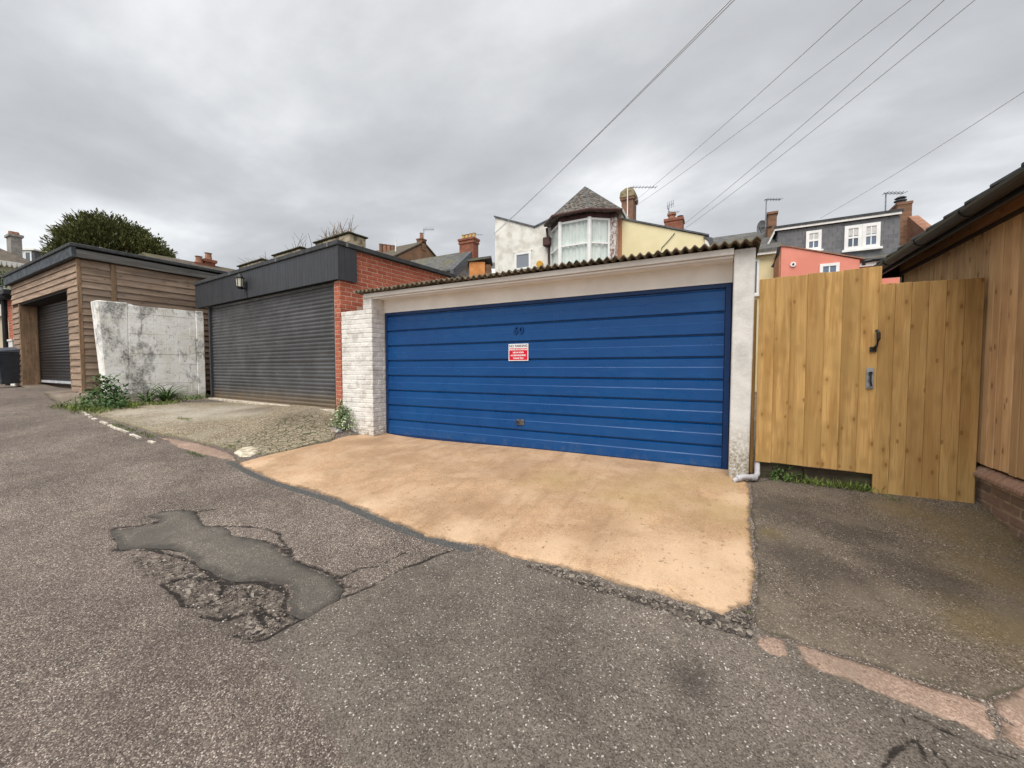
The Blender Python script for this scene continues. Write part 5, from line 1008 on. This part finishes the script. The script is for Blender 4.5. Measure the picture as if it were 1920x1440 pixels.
# far left houses
FL = {'X': -39.461, 'y0': 6.912, 'y1': 8.337, 'eave': 7.731, 'ridge': 9.352, 'w0': 6.779, 'w1': 7.088, 'c0': 7.853, 'c1': 8.337}
flh = thing('house', 'cream house with a scalloped white eave and grey slate roof at the far left', 'house', (FL['X'], FL['y0'], 0))
Y1 = FL['y1'] - FL['y0']; ez, rz_ = FL['eave'], FL['ridge']
MB().box(-6, 0, -6, Y1, -.5, ez).build('wall', plain('cream_green_render', S(222, 220, 190), S(200, 206, 178), 1.5, .85, 0, .2), flh)
MB().add([(.5, -6, ez - .1), (.5, Y1 + .4, ez - .1), (-3, Y1 - 1.6, rz_), (-3, -6, rz_), (-6.5, -6, ez - .1), (-6.5, Y1 + .4, ez - .1)], [(0, 1, 2, 3), (1, 5, 2), (3, 2, 5, 4), (0, 3, 4), (0, 4, 5, 1)]).build('roof', M_slate_brown, flh)
m = MB()
for i in range(40): y = Y1 + .35 - i * .2; m.add([(.52, y, ez - .05), (.52, y - .2, ez - .05), (.52, y - .18, ez - .3), (.52, y - .1, ez - .42), (.52, y - .02, ez - .3), (.49, y, ez - .05), (.49, y - .2, ez - .05), (.49, y - .18, ez - .3), (.49, y - .1, ez - .42), (.49, y - .02, ez - .3)], [(0, 1, 2, 3, 4), (9, 8, 7, 6, 5), (0, 4, 9, 5), (4, 3, 8, 9), (3, 2, 7, 8), (2, 1, 6, 7)])
tag(m.build('scalloped_eave', M_trim, flh), kind='stuff')
window(flh, (FL['X'] + .02, FL['w0']), (FL['X'] + .02, FL['w1']), ez - 3.0, ez - 1.0, 2, [(.5, .07)], fw=.1, pane=M_glass)
ch = MB().box(-3.5, -2.5, FL['c0'] - FL['y0'], FL['c1'] - FL['y0'], rz_ - 1, rz_ + .55).box(-3.58, -2.42, FL['c0'] - FL['y0'] - .08, FL['c1'] - FL['y0'] + .08, rz_ + .55, rz_ + .7).build('chimney', M_grey_render, flh)
for k in range(2): MB().lathe([(.17, rz_ + .68), (.14, rz_ + .95)], -3, FL['c0'] - FL['y0'] + (FL['c1'] - FL['c0']) * (.3 + .4 * k), 8).build('pot', M_terra, ch)
q = [[-53.003, 10.821, 11.207], [-51.206, 11.747, 10.564]]
dl = thing('house', 'distant house roof with a white framed dormer left of the dark tree', 'house', (q[0][0], q[0][1], 0)); wv = Vector((q[1][0] - q[0][0], q[1][1] - q[0][1])); L = wv.length; dl.rotation_euler = (0, 0, atan2(wv.y, wv.x)); zt = (q[0][2] + q[1][2]) / 2
MB().yz([(-1.8, -.4), (-1.8, zt - 1.8), (1.6, zt + .45), (5, zt - 1.8), (5, -.4)], -3, L + 3).build('roof', M_slate_brown, dl); MB().box(.35, L - .1, -1.1, 1.2, zt - 1.2, zt).build('dormer', M_lead, dl); box('dormer_roof', M_trim, dl, .2, L + .05, -1.25, 1.3, zt, zt + .12)
dl2 = MB()
for i in range(2):
    x0 = .5 + i * (L - .75) / 2; x1 = x0 + (L - .75) / 2 - .05; mm = MB().box(x0, x1, -1.16, -1.102, zt - 1.1, zt - .05).build('window', M_upvc, dl); box('pane', M_glass, mm, x0 + .12, x1 - .12, -1.175, -1.162, zt - .95, zt - .17)

# ------------------------------------------------------------------ old block planters with dry weeds on the garage roof
M_mossy = plain('mossy_stone', S(180, 166, 142), S(112, 104, 84), 7, .95, .05, .6, 30, lo=.4, hi=.6)
M_cop = plain('mossy_coping', S(96, 92, 76), S(60, 60, 46), 9, .95, 0, .5)
M_dry = plain('dry_weed', S(150, 122, 76), S(112, 86, 54), 20, .9, .2, 0); M_twig = plain('bare_twig', S(110, 92, 84), S(92, 78, 72), 20, .9, .1, 0)
PLN = ['largest mossy roof planter with dry weeds, beside the brick corner', 'middle mossy roof planter with a few bare twigs', 'mossy roof planter nearest the timber-clad garage with low dry weeds']
for i, (xa, xb, d) in enumerate(((-2.42, -1.16, 1.0), (-4.28, -3.02, 1.0), (-6.2, -4.86, 1.0))):
    wx_, wy_ = G2[0] + xa * cos(RZ2) - d * sin(RZ2), G2[1] + xa * sin(RZ2) + d * cos(RZ2)
    p = thing('roof_planter', PLN[i], 'planter', (wx_, wy_, 3.262), RZ2, 'old planters along the garage roof'); L = xb - xa
    MB().box(0, L, 0, .42, 0, .655).build('wall', M_mossy, p, bevel=.02)
    MB().box(-.04, L + .04, -.04, .12, .656, .69).box(L - .12, L + .04, .121, .46, .656, .687).box(-.04, .1, .121, .46, .656, .685).build('coping', M_cop, p, bevel=.012)
    r = random.Random(50 + i); m = MB()
    for k in range((60, 14, 40)[i]):
        x, y = (r.uniform(.05, L * .75) if i == 0 else r.uniform(.3, L)), r.uniform(.08, .36); hgt = r.uniform(.1, (.5, .5, .3)[i]); dx, dy = r.gauss(0, .18), r.gauss(0, .12)
        m.tube([(x, y, .6), (x + dx * .4, y + dy * .4, .6 + hgt * .6), (x + dx, y + dy, .6 + hgt)], [.007, .005, .003], 4)
        for j in range(5 if i != 1 else 2): t = r.uniform(.4, 1); s_ = .03; c0 = (x + dx * t + r.gauss(0, .03), y + dy * t + r.gauss(0, .03), .6 + hgt * t); m.add([c0, (c0[0] + s_, c0[1], c0[2] + .02), (c0[0] + s_ * .5, c0[1] + .02, c0[2] + .05)], [(0, 1, 2)])
    o = m.build('dry_weeds', M_dry if i != 1 else M_twig, None, fixn=False); o.location = p.location + Vector((0, 0, 0)); o.rotation_euler = p.rotation_euler
    tag(o, ('tan dry weeds with twigs growing on the largest roof planter', 'few thin bare twigs on the middle roof planter', 'low dry weeds on the roof planter nearest the timber garage')[i], 'plant')
    if i == 0:
        m = MB()
        for k in range(16):
            a = r.uniform(.6, 2.7); x, y, z = r.uniform(.1, .35), .3, .62; ln = r.uniform(.3, .6)
            P = [(x, y, z)]
            for j in range(4): P.append((P[-1][0] - ln / 4 * abs(cos(a)) * 1.1, P[-1][1] + r.gauss(0, .03), P[-1][2] + ln / 4 * sin(a) * .8)); a += r.gauss(0, .2)
            m.tube(P, [.008, .006, .005, .004, .003], 4)
        o = m.build('bare_shrub', M_twig, None, fixn=False); o.location = p.location; o.rotation_euler = p.rotation_euler; tag(o, 'spiky bare shrub leaning left from the largest roof planter', 'plant')

# ------------------------------------------------------------------ plants
def mat_leaf(name, a, b, rough=.55):
    n = NT(name); c = n.mix(n.attr('tone'), a, b); c = n.val(c, n.rng(n.noise(n.pos(), 30, 2), .3, .7, .85, 1.15)); n.b.inputs['Subsurface Weight'].default_value = 0
    return n.out(c, rough, .3)
M_nettle = mat_leaf('nettle_leaf', (.035, .085, .024, 1), (.11, .19, .055, 1)); M_grass = mat_leaf('grass_blade', (.06, .11, .02, 1), (.20, .24, .06, 1), .7)
M_strap = mat_leaf('strap_leaf', (.05, .105, .03, 1), (.15, .22, .075, 1), .5); M_var = mat_leaf('variegated_leaf', (.05, .12, .025, 1), (.5, .54, .36, 1)); M_weed = mat_leaf('weed_leaf', (.045, .10, .022, 1), (.12, .19, .05, 1))
M_yew = mat_leaf('yew_spray', (.045, .056, .015, 1), (.14, .145, .042, 1), .8); M_ivy = mat_leaf('ivy_leaf', (.03, .06, .02, 1), (.10, .14, .05, 1)); M_stem = plain('green_stem', S(88, 96, 56), None, 10, .8, .1, 0); M_bark = plain('bark', S(92, 76, 60), S(66, 54, 42), 6, .95, 0, .8)
def leaves_mesh(name, items, mat):
    """items: (base point, direction, normal, length, width, tone, droop) - each leaf is its own folded blade of four faces"""
    vs, fs, tn = [], [], []
    for p, d, nrm, L, W, t, dr in items:
        d = d.normalized(); s = d.cross(nrm); s = s.normalized() if s.length > 1e-4 else Vector((1, 0, 0)); nn = s.cross(d); o = len(vs)
        mid = p + d * L * .5 - nn * L * dr * .25; tip = p + d * L - nn * L * dr
        vs += [p, mid + s * W * .5 + nn * W * .12, tip, mid - s * W * .5 + nn * W * .12, mid - nn * W * .05]; fs += [(o, o + 1, o + 4), (o + 1, o + 2, o + 4), (o + 2, o + 3, o + 4), (o + 3, o, o + 4)]; tn += [t] * 5
    me = bpy.data.meshes.new(name); me.from_pydata([tuple(v) for v in vs], [], fs); at = me.attributes.new('tone', 'FLOAT', 'POINT'); at.data.foreach_set('value', np.array(tn, np.float32)); me.materials.append(mat); me.update(); return me
R = random.Random(77)
def rv(): return Vector((R.gauss(0, 1), R.gauss(0, 1), R.gauss(0, 1))).normalized()
def gz(x, y): return float(H(x, y))
def bushy(name, label, cat, x, y, rx, ry, h, n, L, mat, stems=6, tone=(.2, .8), group=None, z0=None, pale=0.0, shape=1.0):
    z = gz(x, y) if z0 is None else z0; t = thing(name, label, cat, (x, y, z), 0, group); it = []; m = MB()
    for i in range(stems):
        a = R.uniform(0, 2 * pi); q = R.uniform(.2, .8); e_ = (rx * q * cos(a), ry * q * sin(a), h * R.uniform(.6, 1.0) * (1 - q * .5)); m.tube([(e_[0] * .3, e_[1] * .3, -.02), (e_[0] * .6, e_[1] * .6, e_[2] * .5), e_], [.006, .005, .003], 4)
    m.build('stem', M_stem, t, fixn=False)
    for i in range(n):
        a = R.uniform(0, 2 * pi); el = R.random() ** shape; q = R.uniform(.55, 1.0) if R.random() < .8 else R.uniform(.1, .6); hh = el * pi / 2
        p = Vector((rx * q * cos(a) * cos(hh), ry * q * sin(a) * cos(hh), h * q * sin(hh) + .01)); out = Vector((p.x / rx, p.y / ry, p.z / h + .25)).normalized(); d = (out * .6 + rv() * .8 + Vector((0, 0, -.15)))
        tn = R.uniform(*tone) if R.random() > pale else 1.0
        it.append((p, d, (out + rv() * .5).normalized(), L * R.uniform(.6, 1.25), L * R.uniform(.4, .62), tn, R.uniform(.1, .5)))
    tag(link(leaves_mesh('leaves', it, mat), 'leaves', t), kind='stuff'); return t
NP = [-10.633, 2.914, 0.338]; bushy('nettle_clump', 'dark green nettle clump at the corner of the timber garage', 'plant', NP[0] + .1, NP[1] + .12, .42, .38, .62, 460, .085, M_nettle, 9, (.0, .75))
NP = [-10.191, 2.985, 0.323]; bushy('nettle_clump', 'low nettle clump at the foot of the leaning wall end', 'plant', NP[0] - .02, NP[1] + .05, .34, .26, .30, 220, .075, M_nettle, 6, (.0, .7))
NP = [-10.705, 2.697, 0.324]; bushy('weed_clump', 'bright low weeds spilling onto the lane beside the nettles', 'plant', NP[0], NP[1] + .1, .55, .3, .22, 380, .05, M_weed, 4, (.4, 1.0))
VP = [-5.373, 4.395, 0.046]; bushy('variegated_shrub', 'small variegated leafy plant growing at the foot of the white brick pier', 'plant', VP[0] - .14, VP[1] + .02, (.30), .20, .46, 640, .055, M_var, 6, (.0, .6), pale=.30, z0=VP[2] - .02, shape=.9)
bushy('variegated_shrub', 'smaller leafy sprig climbing the red brick jamb beside the roller door', 'plant', VP[0] - .42, VP[1] + .22, .17, .12, .33, 170, .045, M_var, 4, (.0, .6), pale=.2, z0=VP[2] + .17)
WP = [0.558, 4.637, -0.002]; bushy('weed_clump', 'leafy green weed rooted under the left end of the gate', 'plant', WP[0], WP[1] + .03, .15, .10, .14, 170, .042, M_weed, 5, (.1, .8))
WP = [0.492, 4.859, 0.011]; bushy('weed_clump', 'small weed tuft beside the grey waste pipe', 'plant', WP[0] - .02, WP[1] - .08, .09, .07, .07, 60, .03, M_weed, 3, (.1, .8))
# strap-leaved plants: every leaf its own object
sm_ = []
for k in range(5):
    L, bend = .34 + .07 * k, .9 + .16 * k; vs, fs = [], []; N_ = 6
    for i in range(N_ + 1):
        t = i / N_; a = 1.35 - bend * t * 1.25; x = L * (sin(1.35) * 0 + t * (.25 + .55 * t)); z = L * (t * 1.05 - .62 * t * t * bend * .75); w_ = .0115 * (1 - t ** 2.5) + .001
        vs += [(x, -w_, z), (x + .002, 0, z - .004), (x, w_, z)]
        if i: o = 3 * i; fs += [(o - 3, o - 2, o + 1, o), (o - 2, o - 1, o + 2, o + 1)]
    me = MB().add(vs, fs).mesh('leaf', M_strap, fixn=False, smooth=True); at = me.attributes.new('tone', 'FLOAT', 'POINT'); at.data.foreach_set('value', np.repeat(np.linspace(.2, .9, N_ + 1), 3).astype(np.float32) * R.uniform(.5, 1)); sm_.append(me)
for lab, pt, n_l, sc_ in (('strap-leaved clump at the left, against the whitewashed block wall', [-10.75, 3.686, 0.376], 38, 1.05), ('taller strap-leaved clump in the middle of the whitewashed block wall', [-10.806, 4.031, 0.371], 60, 1.2), ('sparse strap-leaved seedling near the roller door guide rail', [-11.2, 4.73, 0.341], 12, .6)):
    t = thing('strap_leaf_plant', lab, 'plant', (pt[0], pt[1] + .05, gz(pt[0], pt[1] + .05)), 0, 'strap-leaved plants along the block wall')
    for i in range(n_l):
        a = 2 * pi * i / n_l * 2.4 + R.gauss(0, .2); s_ = sc_ * R.uniform(.7, 1.15); link(sm_[R.randrange(5)], 'leaf', t, (.05 * cos(a) * sc_, .04 * sin(a) * sc_, -.01), (R.gauss(0, .15), R.uniform(-.4, .45), a), (s_, s_, s_))
# loose grass in the joints: nobody could count it
it = []
def tuft(pts, n, spread, h, tone=(.0, 1.0), off=.0):
    for P in pts:
        for k in range(n):
            x, y = P[0] + R.gauss(0, spread), P[1] + R.gauss(0, spread * .6) + off; z = gz(x, y); d = Vector((R.gauss(0, .45), R.gauss(0, .45), 1)); L = h * R.uniform(.4, 1.2)
            it.append((Vector((x, y, z)), d, rv(), L, L * .10 + .003, R.uniform(*tone), R.uniform(.1, .7)))
tuft([(-11.13, 2.628), (-10.793, 2.65), (-10.381, 2.648), (-10.113, 2.679), (-9.943, 2.77)], 60, .14, .13, (.3, 1)); tuft([(-10.499, 3.208), (-10.238, 3.235), (-9.977, 3.259)], 55, .08, .14, (.5, 1)); tuft([(-10.73, 3.359), (-10.48, 3.393), (-10.201, 3.43), (-10.216, 3.627), (-10.121, 3.721), (-10.332, 3.961)], 60, .09, .11, (.35, 1), .02); tuft([(-10.885, 4.292), (-11.157, 4.554), (-11.469, 4.9), (-11.595, 5.125)], 40, .09, .13, (.1, .8), .05)
tuft([(-8.477, 2.556), (-8.331, 2.573), (-8.024, 2.549), (-7.887, 2.566), (-7.606, 2.545), (-7.398, 2.552), (-7.275, 2.569)], 36, .05, .045, (.0, .6)); tuft([(-8.154, 3.266), (-8.048, 3.283), (-7.892, 3.285)], 24, .04, .05, (.2, .9)); tuft([(-7.18, 2.752), (-7.116, 2.824), (-7.024, 2.852)], 18, .04, .035, (0, .6)); tuft([(-6.099, 2.533), (-5.978, 2.54), (-5.858, 2.546)], 34, .035, .035, (.0, .6)); tuft([(-5.957, 2.917), (-5.886, 2.935), (-5.794, 2.941)], 30, .03, .04, (.1, .9))
tuft([(0.483, 4.671), (0.598, 4.606), (0.725, 4.616), (0.803, 4.591), (0.881, 4.582), (0.964, 4.603), (1.036, 4.58), (1.112, 4.586), (1.187, 4.59)], 42, .035, .085, (.1, 1), .02); tuft([(0.705, 4.767), (0.894, 4.762), (1.031, 4.74), (1.18, 4.713)], 30, .045, .10, (.1, .9), .03); tuft([(1.267, 4.551), (1.299, 4.477), (1.362, 4.461)], 14, .02, .03, (.0, .6))
tuft([(0.229, 3.696), (0.21, 3.224), (0.197, 2.929), (0.188, 2.714), (0.17, 2.5), (0.14, 2.38)], 10, .012, .018, (.0, .5))
tag(link(leaves_mesh('grass', it, M_grass), 'grass'), 'short grass growing in the joints and along the walls', kind='stuff')
# loose stones in the broken road
sv, sf = [], []
def stone(x, y, s, z=None):
    z = gz(x, y) - .004 if z is None else z; o = len(sv); a = R.uniform(0, pi)
    for dx, dy, dz in ((1, 0, 0), (0, 1, 0), (-1, 0, 0), (0, -1, 0), (0, 0, 1), (0, 0, -1)):
        q = s * R.uniform(.6, 1.2); u, v = dx * q, dy * q; sv.append((x + u * cos(a) - v * sin(a), y + u * sin(a) + v * cos(a), z + dz * q * .6))
    sf.extend([(o + i, o + j, o + k) for i, j, k in ((0, 1, 4), (1, 2, 4), (2, 3, 4), (3, 0, 4), (1, 0, 5), (2, 1, 5), (3, 2, 5), (0, 3, 5))])
def scatter(poly, n, smin, smax):
    xs = [p[0] for p in poly]; ys = [p[1] for p in poly]; c = 0
    while c < n:
        x, y = R.uniform(min(xs), max(xs)), R.uniform(min(ys), max(ys))
        if inside(np.array([x]), np.array([y]), [tuple(p) for p in poly])[0]: stone(x, y, R.uniform(smin, smax) * (1 + (R.random() < .05))); c += 1
scatter(RUBBLE, 420, .003, .009); scatter(GAP, 420, .003, .008); scatter([(0.09, 2.345), (0.177, 2.528), (0.177, 2.213)], 60, .003, .008); scatter([(0.256, 4.436), (0.488, 4.82), (0.474, 4.248), (0.258, 3.94)], 90, .003, .008); scatter([(1.814, 4.567), (1.873, 4.488), (1.804, 3.887), (1.714, 3.638), (1.799, 4.105)], 150, .003, .010)
for (xa, ya), (xb, yb), n_s, wd_ in (((-4.9, 4.72), (.08, 4.72), 200, .035), ((-5.6, 4.46), (-4.9, 4.48), 70, .03), ((.08, 4.46), (.26, 4.46), 30, .02), ((1.24, 4.57), (1.84, 4.57), 120, .03), ((1.80, 4.55), (1.80, 3.7), 140, .035), ((-11.3, 5.02), (-6.2, 4.58), 120, .05), ((-11.55, 3.5), (-11.45, 5.0), 90, .05)):
    for k in range(n_s): t = R.random(); stone(xa + (xb - xa) * t + R.gauss(0, .01), ya + (yb - ya) * t - abs(R.gauss(0, wd_)), R.uniform(.002, .0065))
me = bpy.data.meshes.new('gravel'); me.from_pydata(sv, [], sf); 
ng = NT('loose_stones'); gr, _ = grain(ng, 90, [(0, (.05, .042, .036, 1)), (.5, (.15, .125, .105, 1)), (.9, (.3, .26, .22, 1)), (1, (.6, .55, .5, 1))]); me.materials.append(ng.out(gr, .9, .2)); me.update()
tag(link(me, 'gravel'), 'loose stone chips in the broken asphalt and joints', kind='stuff')
sp_ = [-5.421, 4.311, 0.055]; m = MB().lathe([(.02, -.05), (.10, -.03), (.115, .02), (.09, .06), (.03, .085)], 0, 0, 9); 
m.v = [(a * 1.2 + R.gauss(0, .008), b * .7 + R.gauss(0, .008), c + R.gauss(0, .006)) for a, b, c in m.v]
tag(link(m.mesh('stone', plain('blue_grey_stone', S(132, 132, 140), S(150, 116, 84), 7, .9, 0, .5), bevel=.004), 'stone', None, (sp_[0] - .12, sp_[1] - .02, sp_[2] + .0)), 'blue-grey stone lying beside the variegated plant', 'stone')

# ------------------------------------------------------------------ the dark rounded evergreen and the hedge
TR = {'c': [-32.822, 10.054, 7.685], 'rx': 2.98, 'rz': 2.72, 's': [-36.273, 8.256, 8.496]}
tr = thing('yew_tree', 'large dark rounded evergreen rising behind the timber-clad garage roof', 'tree', (TR['c'][0], TR['c'][1], -.2))
cz_ = TR['c'][2] + .2; rx_ = TR['rx']; rzz = TR['rz']; ux = Vector((cos(radians(28)), sin(radians(28)), 0)); uy = Vector((-ux.y, ux.x, 0)); it = []
MB().tube([(0, 0, 0), (.1, .05, cz_ * .5), (0, 0, cz_ + .4)], [.35, .28, .16], 9).build('trunk', M_bark, tr)
m = MB()
for k in range(9):
    a = R.uniform(0, 2 * pi); m.tube([(0, 0, cz_ * R.uniform(.5, .9)), (rx_ * .45 * cos(a), rx_ * .45 * sin(a), cz_ + rzz * .3), (rx_ * .75 * cos(a), rx_ * .75 * sin(a), cz_ + rzz * R.uniform(.3, .6))], [.12, .08, .03], 6)
m.build('limb', M_bark, tr)
for k in range(720):
    th, ph = R.uniform(0, 2 * pi), math.acos(R.uniform(-.55, 1)); sx_, sz_ = sin(ph) * cos(th), cos(ph); q = R.uniform(.72, 1.0)
    ax = sx_ * rx_; az = sz_ * rzz
    if sx_ > 0: az *= 1 - .28 * sx_
    else: ax *= .86; az *= 1 + .10 * abs(sx_) * (1 if sz_ > 0 else 0)
    c = ux * (ax * q + .05) + uy * (sin(ph) * sin(th) * rx_ * .8 * q) + Vector((0, 0, cz_ + az * q - .15)); out = (ux * sx_ + uy * sin(ph) * sin(th) + Vector((0, 0, sz_ + .35))).normalized(); tb = R.uniform(0, .75); ragg = 1.5 if sx_ < -.45 else 1
    for j in range(46):
        p = c + rv() * R.uniform(.05, .42); d = (out + rv() * .75 + Vector((-.25 if ragg > 1 else 0, 0, .25))); it.append((p, d, rv(), R.uniform(.12, .26) * ragg, R.uniform(.05, .10), min(1, max(0, tb + R.gauss(0, .22))), .1))
tag(link(leaves_mesh('crown', it, M_yew), 'crown', tr), kind='stuff')
q = {'c': [-32.822, 10.054, 7.685], 'rx': 2.98, 'rz': 2.72, 's': [-36.273, 8.256, 8.496]}['s']; t = thing('conifer_sapling', 'thin ragged conifer tip left of the big evergreen', 'tree', (q[0], q[1], -.2)); it = []
MB().tube([(0, 0, 0), (.2, 0, q[2] - .4), (0, 0, q[2] + .2)], [.12, .08, .01], 6).build('trunk', M_bark, t)
for k in range(420):
    f = R.random() ** 1.6; p = Vector((0, 0, q[2] - 2.6 * f)) + ux * (R.gauss(0, .12 + .75 * f) + .35 * f) + uy * R.gauss(0, .3 * f + .05); it.append((p, rv() * .6 + ux * -.5 + Vector((0, 0, .9)), rv(), R.uniform(.2, .42), .07, R.uniform(.1, .7), .1))
tag(link(leaves_mesh('crown', it, M_yew), 'crown', t), kind='stuff')
q = [-34.793, 6.669, 6.157]; t = thing('ivy_bush', 'ivy bush below the scalloped eave at the far left', 'bush', (q[0], q[1], 0)); it = []
MB().tube([(0, 0, 0), (0, 0, q[2] - .3)], .08, 6).build('trunk', M_bark, t)
for k in range(900):
    p = Vector((0, 0, q[2] - .2)) + ux * R.gauss(0, .5) + uy * R.gauss(0, .3) + Vector((0, 0, R.gauss(0, .22))); it.append((p, rv(), rv(), R.uniform(.08, .16), .09, R.random(), .2))
tag(link(leaves_mesh('leaves', it, M_ivy), 'leaves', t), kind='stuff')

# ------------------------------------------------------------------ aerials, dish and overhead cables
M_alu = plain('aerial_metal', S(150, 154, 160), S(120, 124, 130), 10, .4, 0, 0, metal=.5); M_cable = plain('grey_cable', S(205, 207, 212), S(196, 198, 204), 10, .6, 0, 0)
def aerial(label, base, top, boom, r=.022, n=7):
    """mast from base to top, boom vector at the top with cross elements"""
    t = thing('tv_aerial', label, 'aerial', base); b = Vector(base); tp = Vector(top) - b; bm_ = Vector(boom)
    MB().tube([(0, 0, 0), tp], r, 6).build('mast', M_alu, t); m = MB().tube([tp - bm_ * .12, tp + bm_], r * .7, 5); s = Vector((0, 0, 1)) if n > 0 else bm_.cross(Vector((0, 0, 1))).normalized()
    m.build('boom', M_alu, t); m = MB(); n = abs(n)
    for i in range(n): c = tp + bm_ * (i / max(1, n - 1)); m.tube([c - s * .14, c + s * .14], r * .45, 4)
    tag(m.build('element', M_alu, t), kind='stuff')
ux3 = ux
aerial('horizontal aerial reaching right from the tall brown chimney', [-3.684, 18.2, 8.613], [-3.621, 18.2, 9.086], ux3 * 1.02, .022, -8)
aerial('double aerial on the small red brick chimney', [-1.923, 17.2, 7.051], [-2.052, 17.2, 7.622], ux3 * .22 + Vector((0, 0, .1)), .02, 4)
b2 = [-2.008, 17.2, 7.361]; aerial('short side aerial half way up the red chimney mast', b2, [b2[0], b2[1] + .02, b2[2] + .02], ux3 * .4, .016, -5)
aerial('tall aerial mast beside the brown brick chimney and dish', [1.385, 18.4, 6.542], [1.396, 18.4, 7.641], ux3 * .55, .024, -6)
aerial('aerial mast standing above the slate dormer roof', [4.935, 18.5, 6.506], [4.929, 18.5, 7.202], ux3 * .62, .022, -6)
aerial('aerial on the peak of the brown gabled house', [-20.226, 23.705, 10.991], [-20.202, 23.747, 11.639], ux3 * .75, .03, 9)
aerial('small aerial behind the four buff pots', [-13.738, 20.831, 9.046], [-13.744, 20.842, 9.377], ux3 * .5, .022, -5)
q = [1.261, 18.4, 6.583]; t = thing('satellite_dish', 'grey satellite dish beside the brown brick chimney', 'dish', q)
m = MB(); n_ = 14
for k, rr in enumerate((0, .12, .22, .28)):
    for j in range(n_): a = 2 * pi * j / n_; m.v.append((rr * cos(a), .06 - .06 * (rr / .28) ** 2, rr * sin(a)))
for k in range(3):
    for j in range(n_): m.f.append((k * n_ + j, k * n_ + (j + 1) % n_, (k + 1) * n_ + (j + 1) % n_, (k + 1) * n_ + j))
o = m.build('dish', plain('dish_grey', S(150, 150, 152), S(134, 134, 136), 6, .5, 0, 0), t); o.rotation_euler = (.2, 0, .9); MB().tube([(0, .05, 0), (.35, .2, .05)], .02, 6).tube([(0, .03, -.2), (-.1, -.3, -.05)], .012, 5).build('arm', M_iron, t)
WL = ['lowest left cable, running from the white house wall up out of the picture', 'second strand beside the lowest left cable on the white house wall', 'upper of two cables meeting the tall brown chimney', 'lower of two cables meeting the tall brown chimney', 'upper of two cables meeting the small red brick chimney', 'lower of two cables meeting the small red brick chimney', 'cable crossing the sky above the slate dormer at the right']
for lab, (a, b) in zip(WL, [([-8.869, 15.0, 6.899], [1.14, 6.549, 7.102]), ([-8.868, 15.0, 6.945], [1.192, 6.576, 7.096]), ([-3.506, 18.0, 8.389], [2.316, 7.154, 6.656]), ([-3.458, 18.0, 8.174], [3.036, 7.538, 6.677]), ([-1.392, 17.0, 6.75], [3.35, 7.708, 6.755]), ([-1.426, 17.0, 6.53], [3.813, 7.955, 6.781]), ([3.364, 20.0, 7.111], [5.125, 9.188, 6.081])]):
    A, B2 = Vector(a), Vector(b); pts = []
    for i in range(25): t = i / 24; p = A.lerp(B2, t); p.z -= .10 * 4 * t * (1 - t); pts.append(p - A)
    o = MB().tube(pts, .008, 5).build('overhead_cable', M_cable, None); o.location = A; tag(o, lab, 'cable', 'overhead cables')
q = [-8.812, 14.95, 6.876];
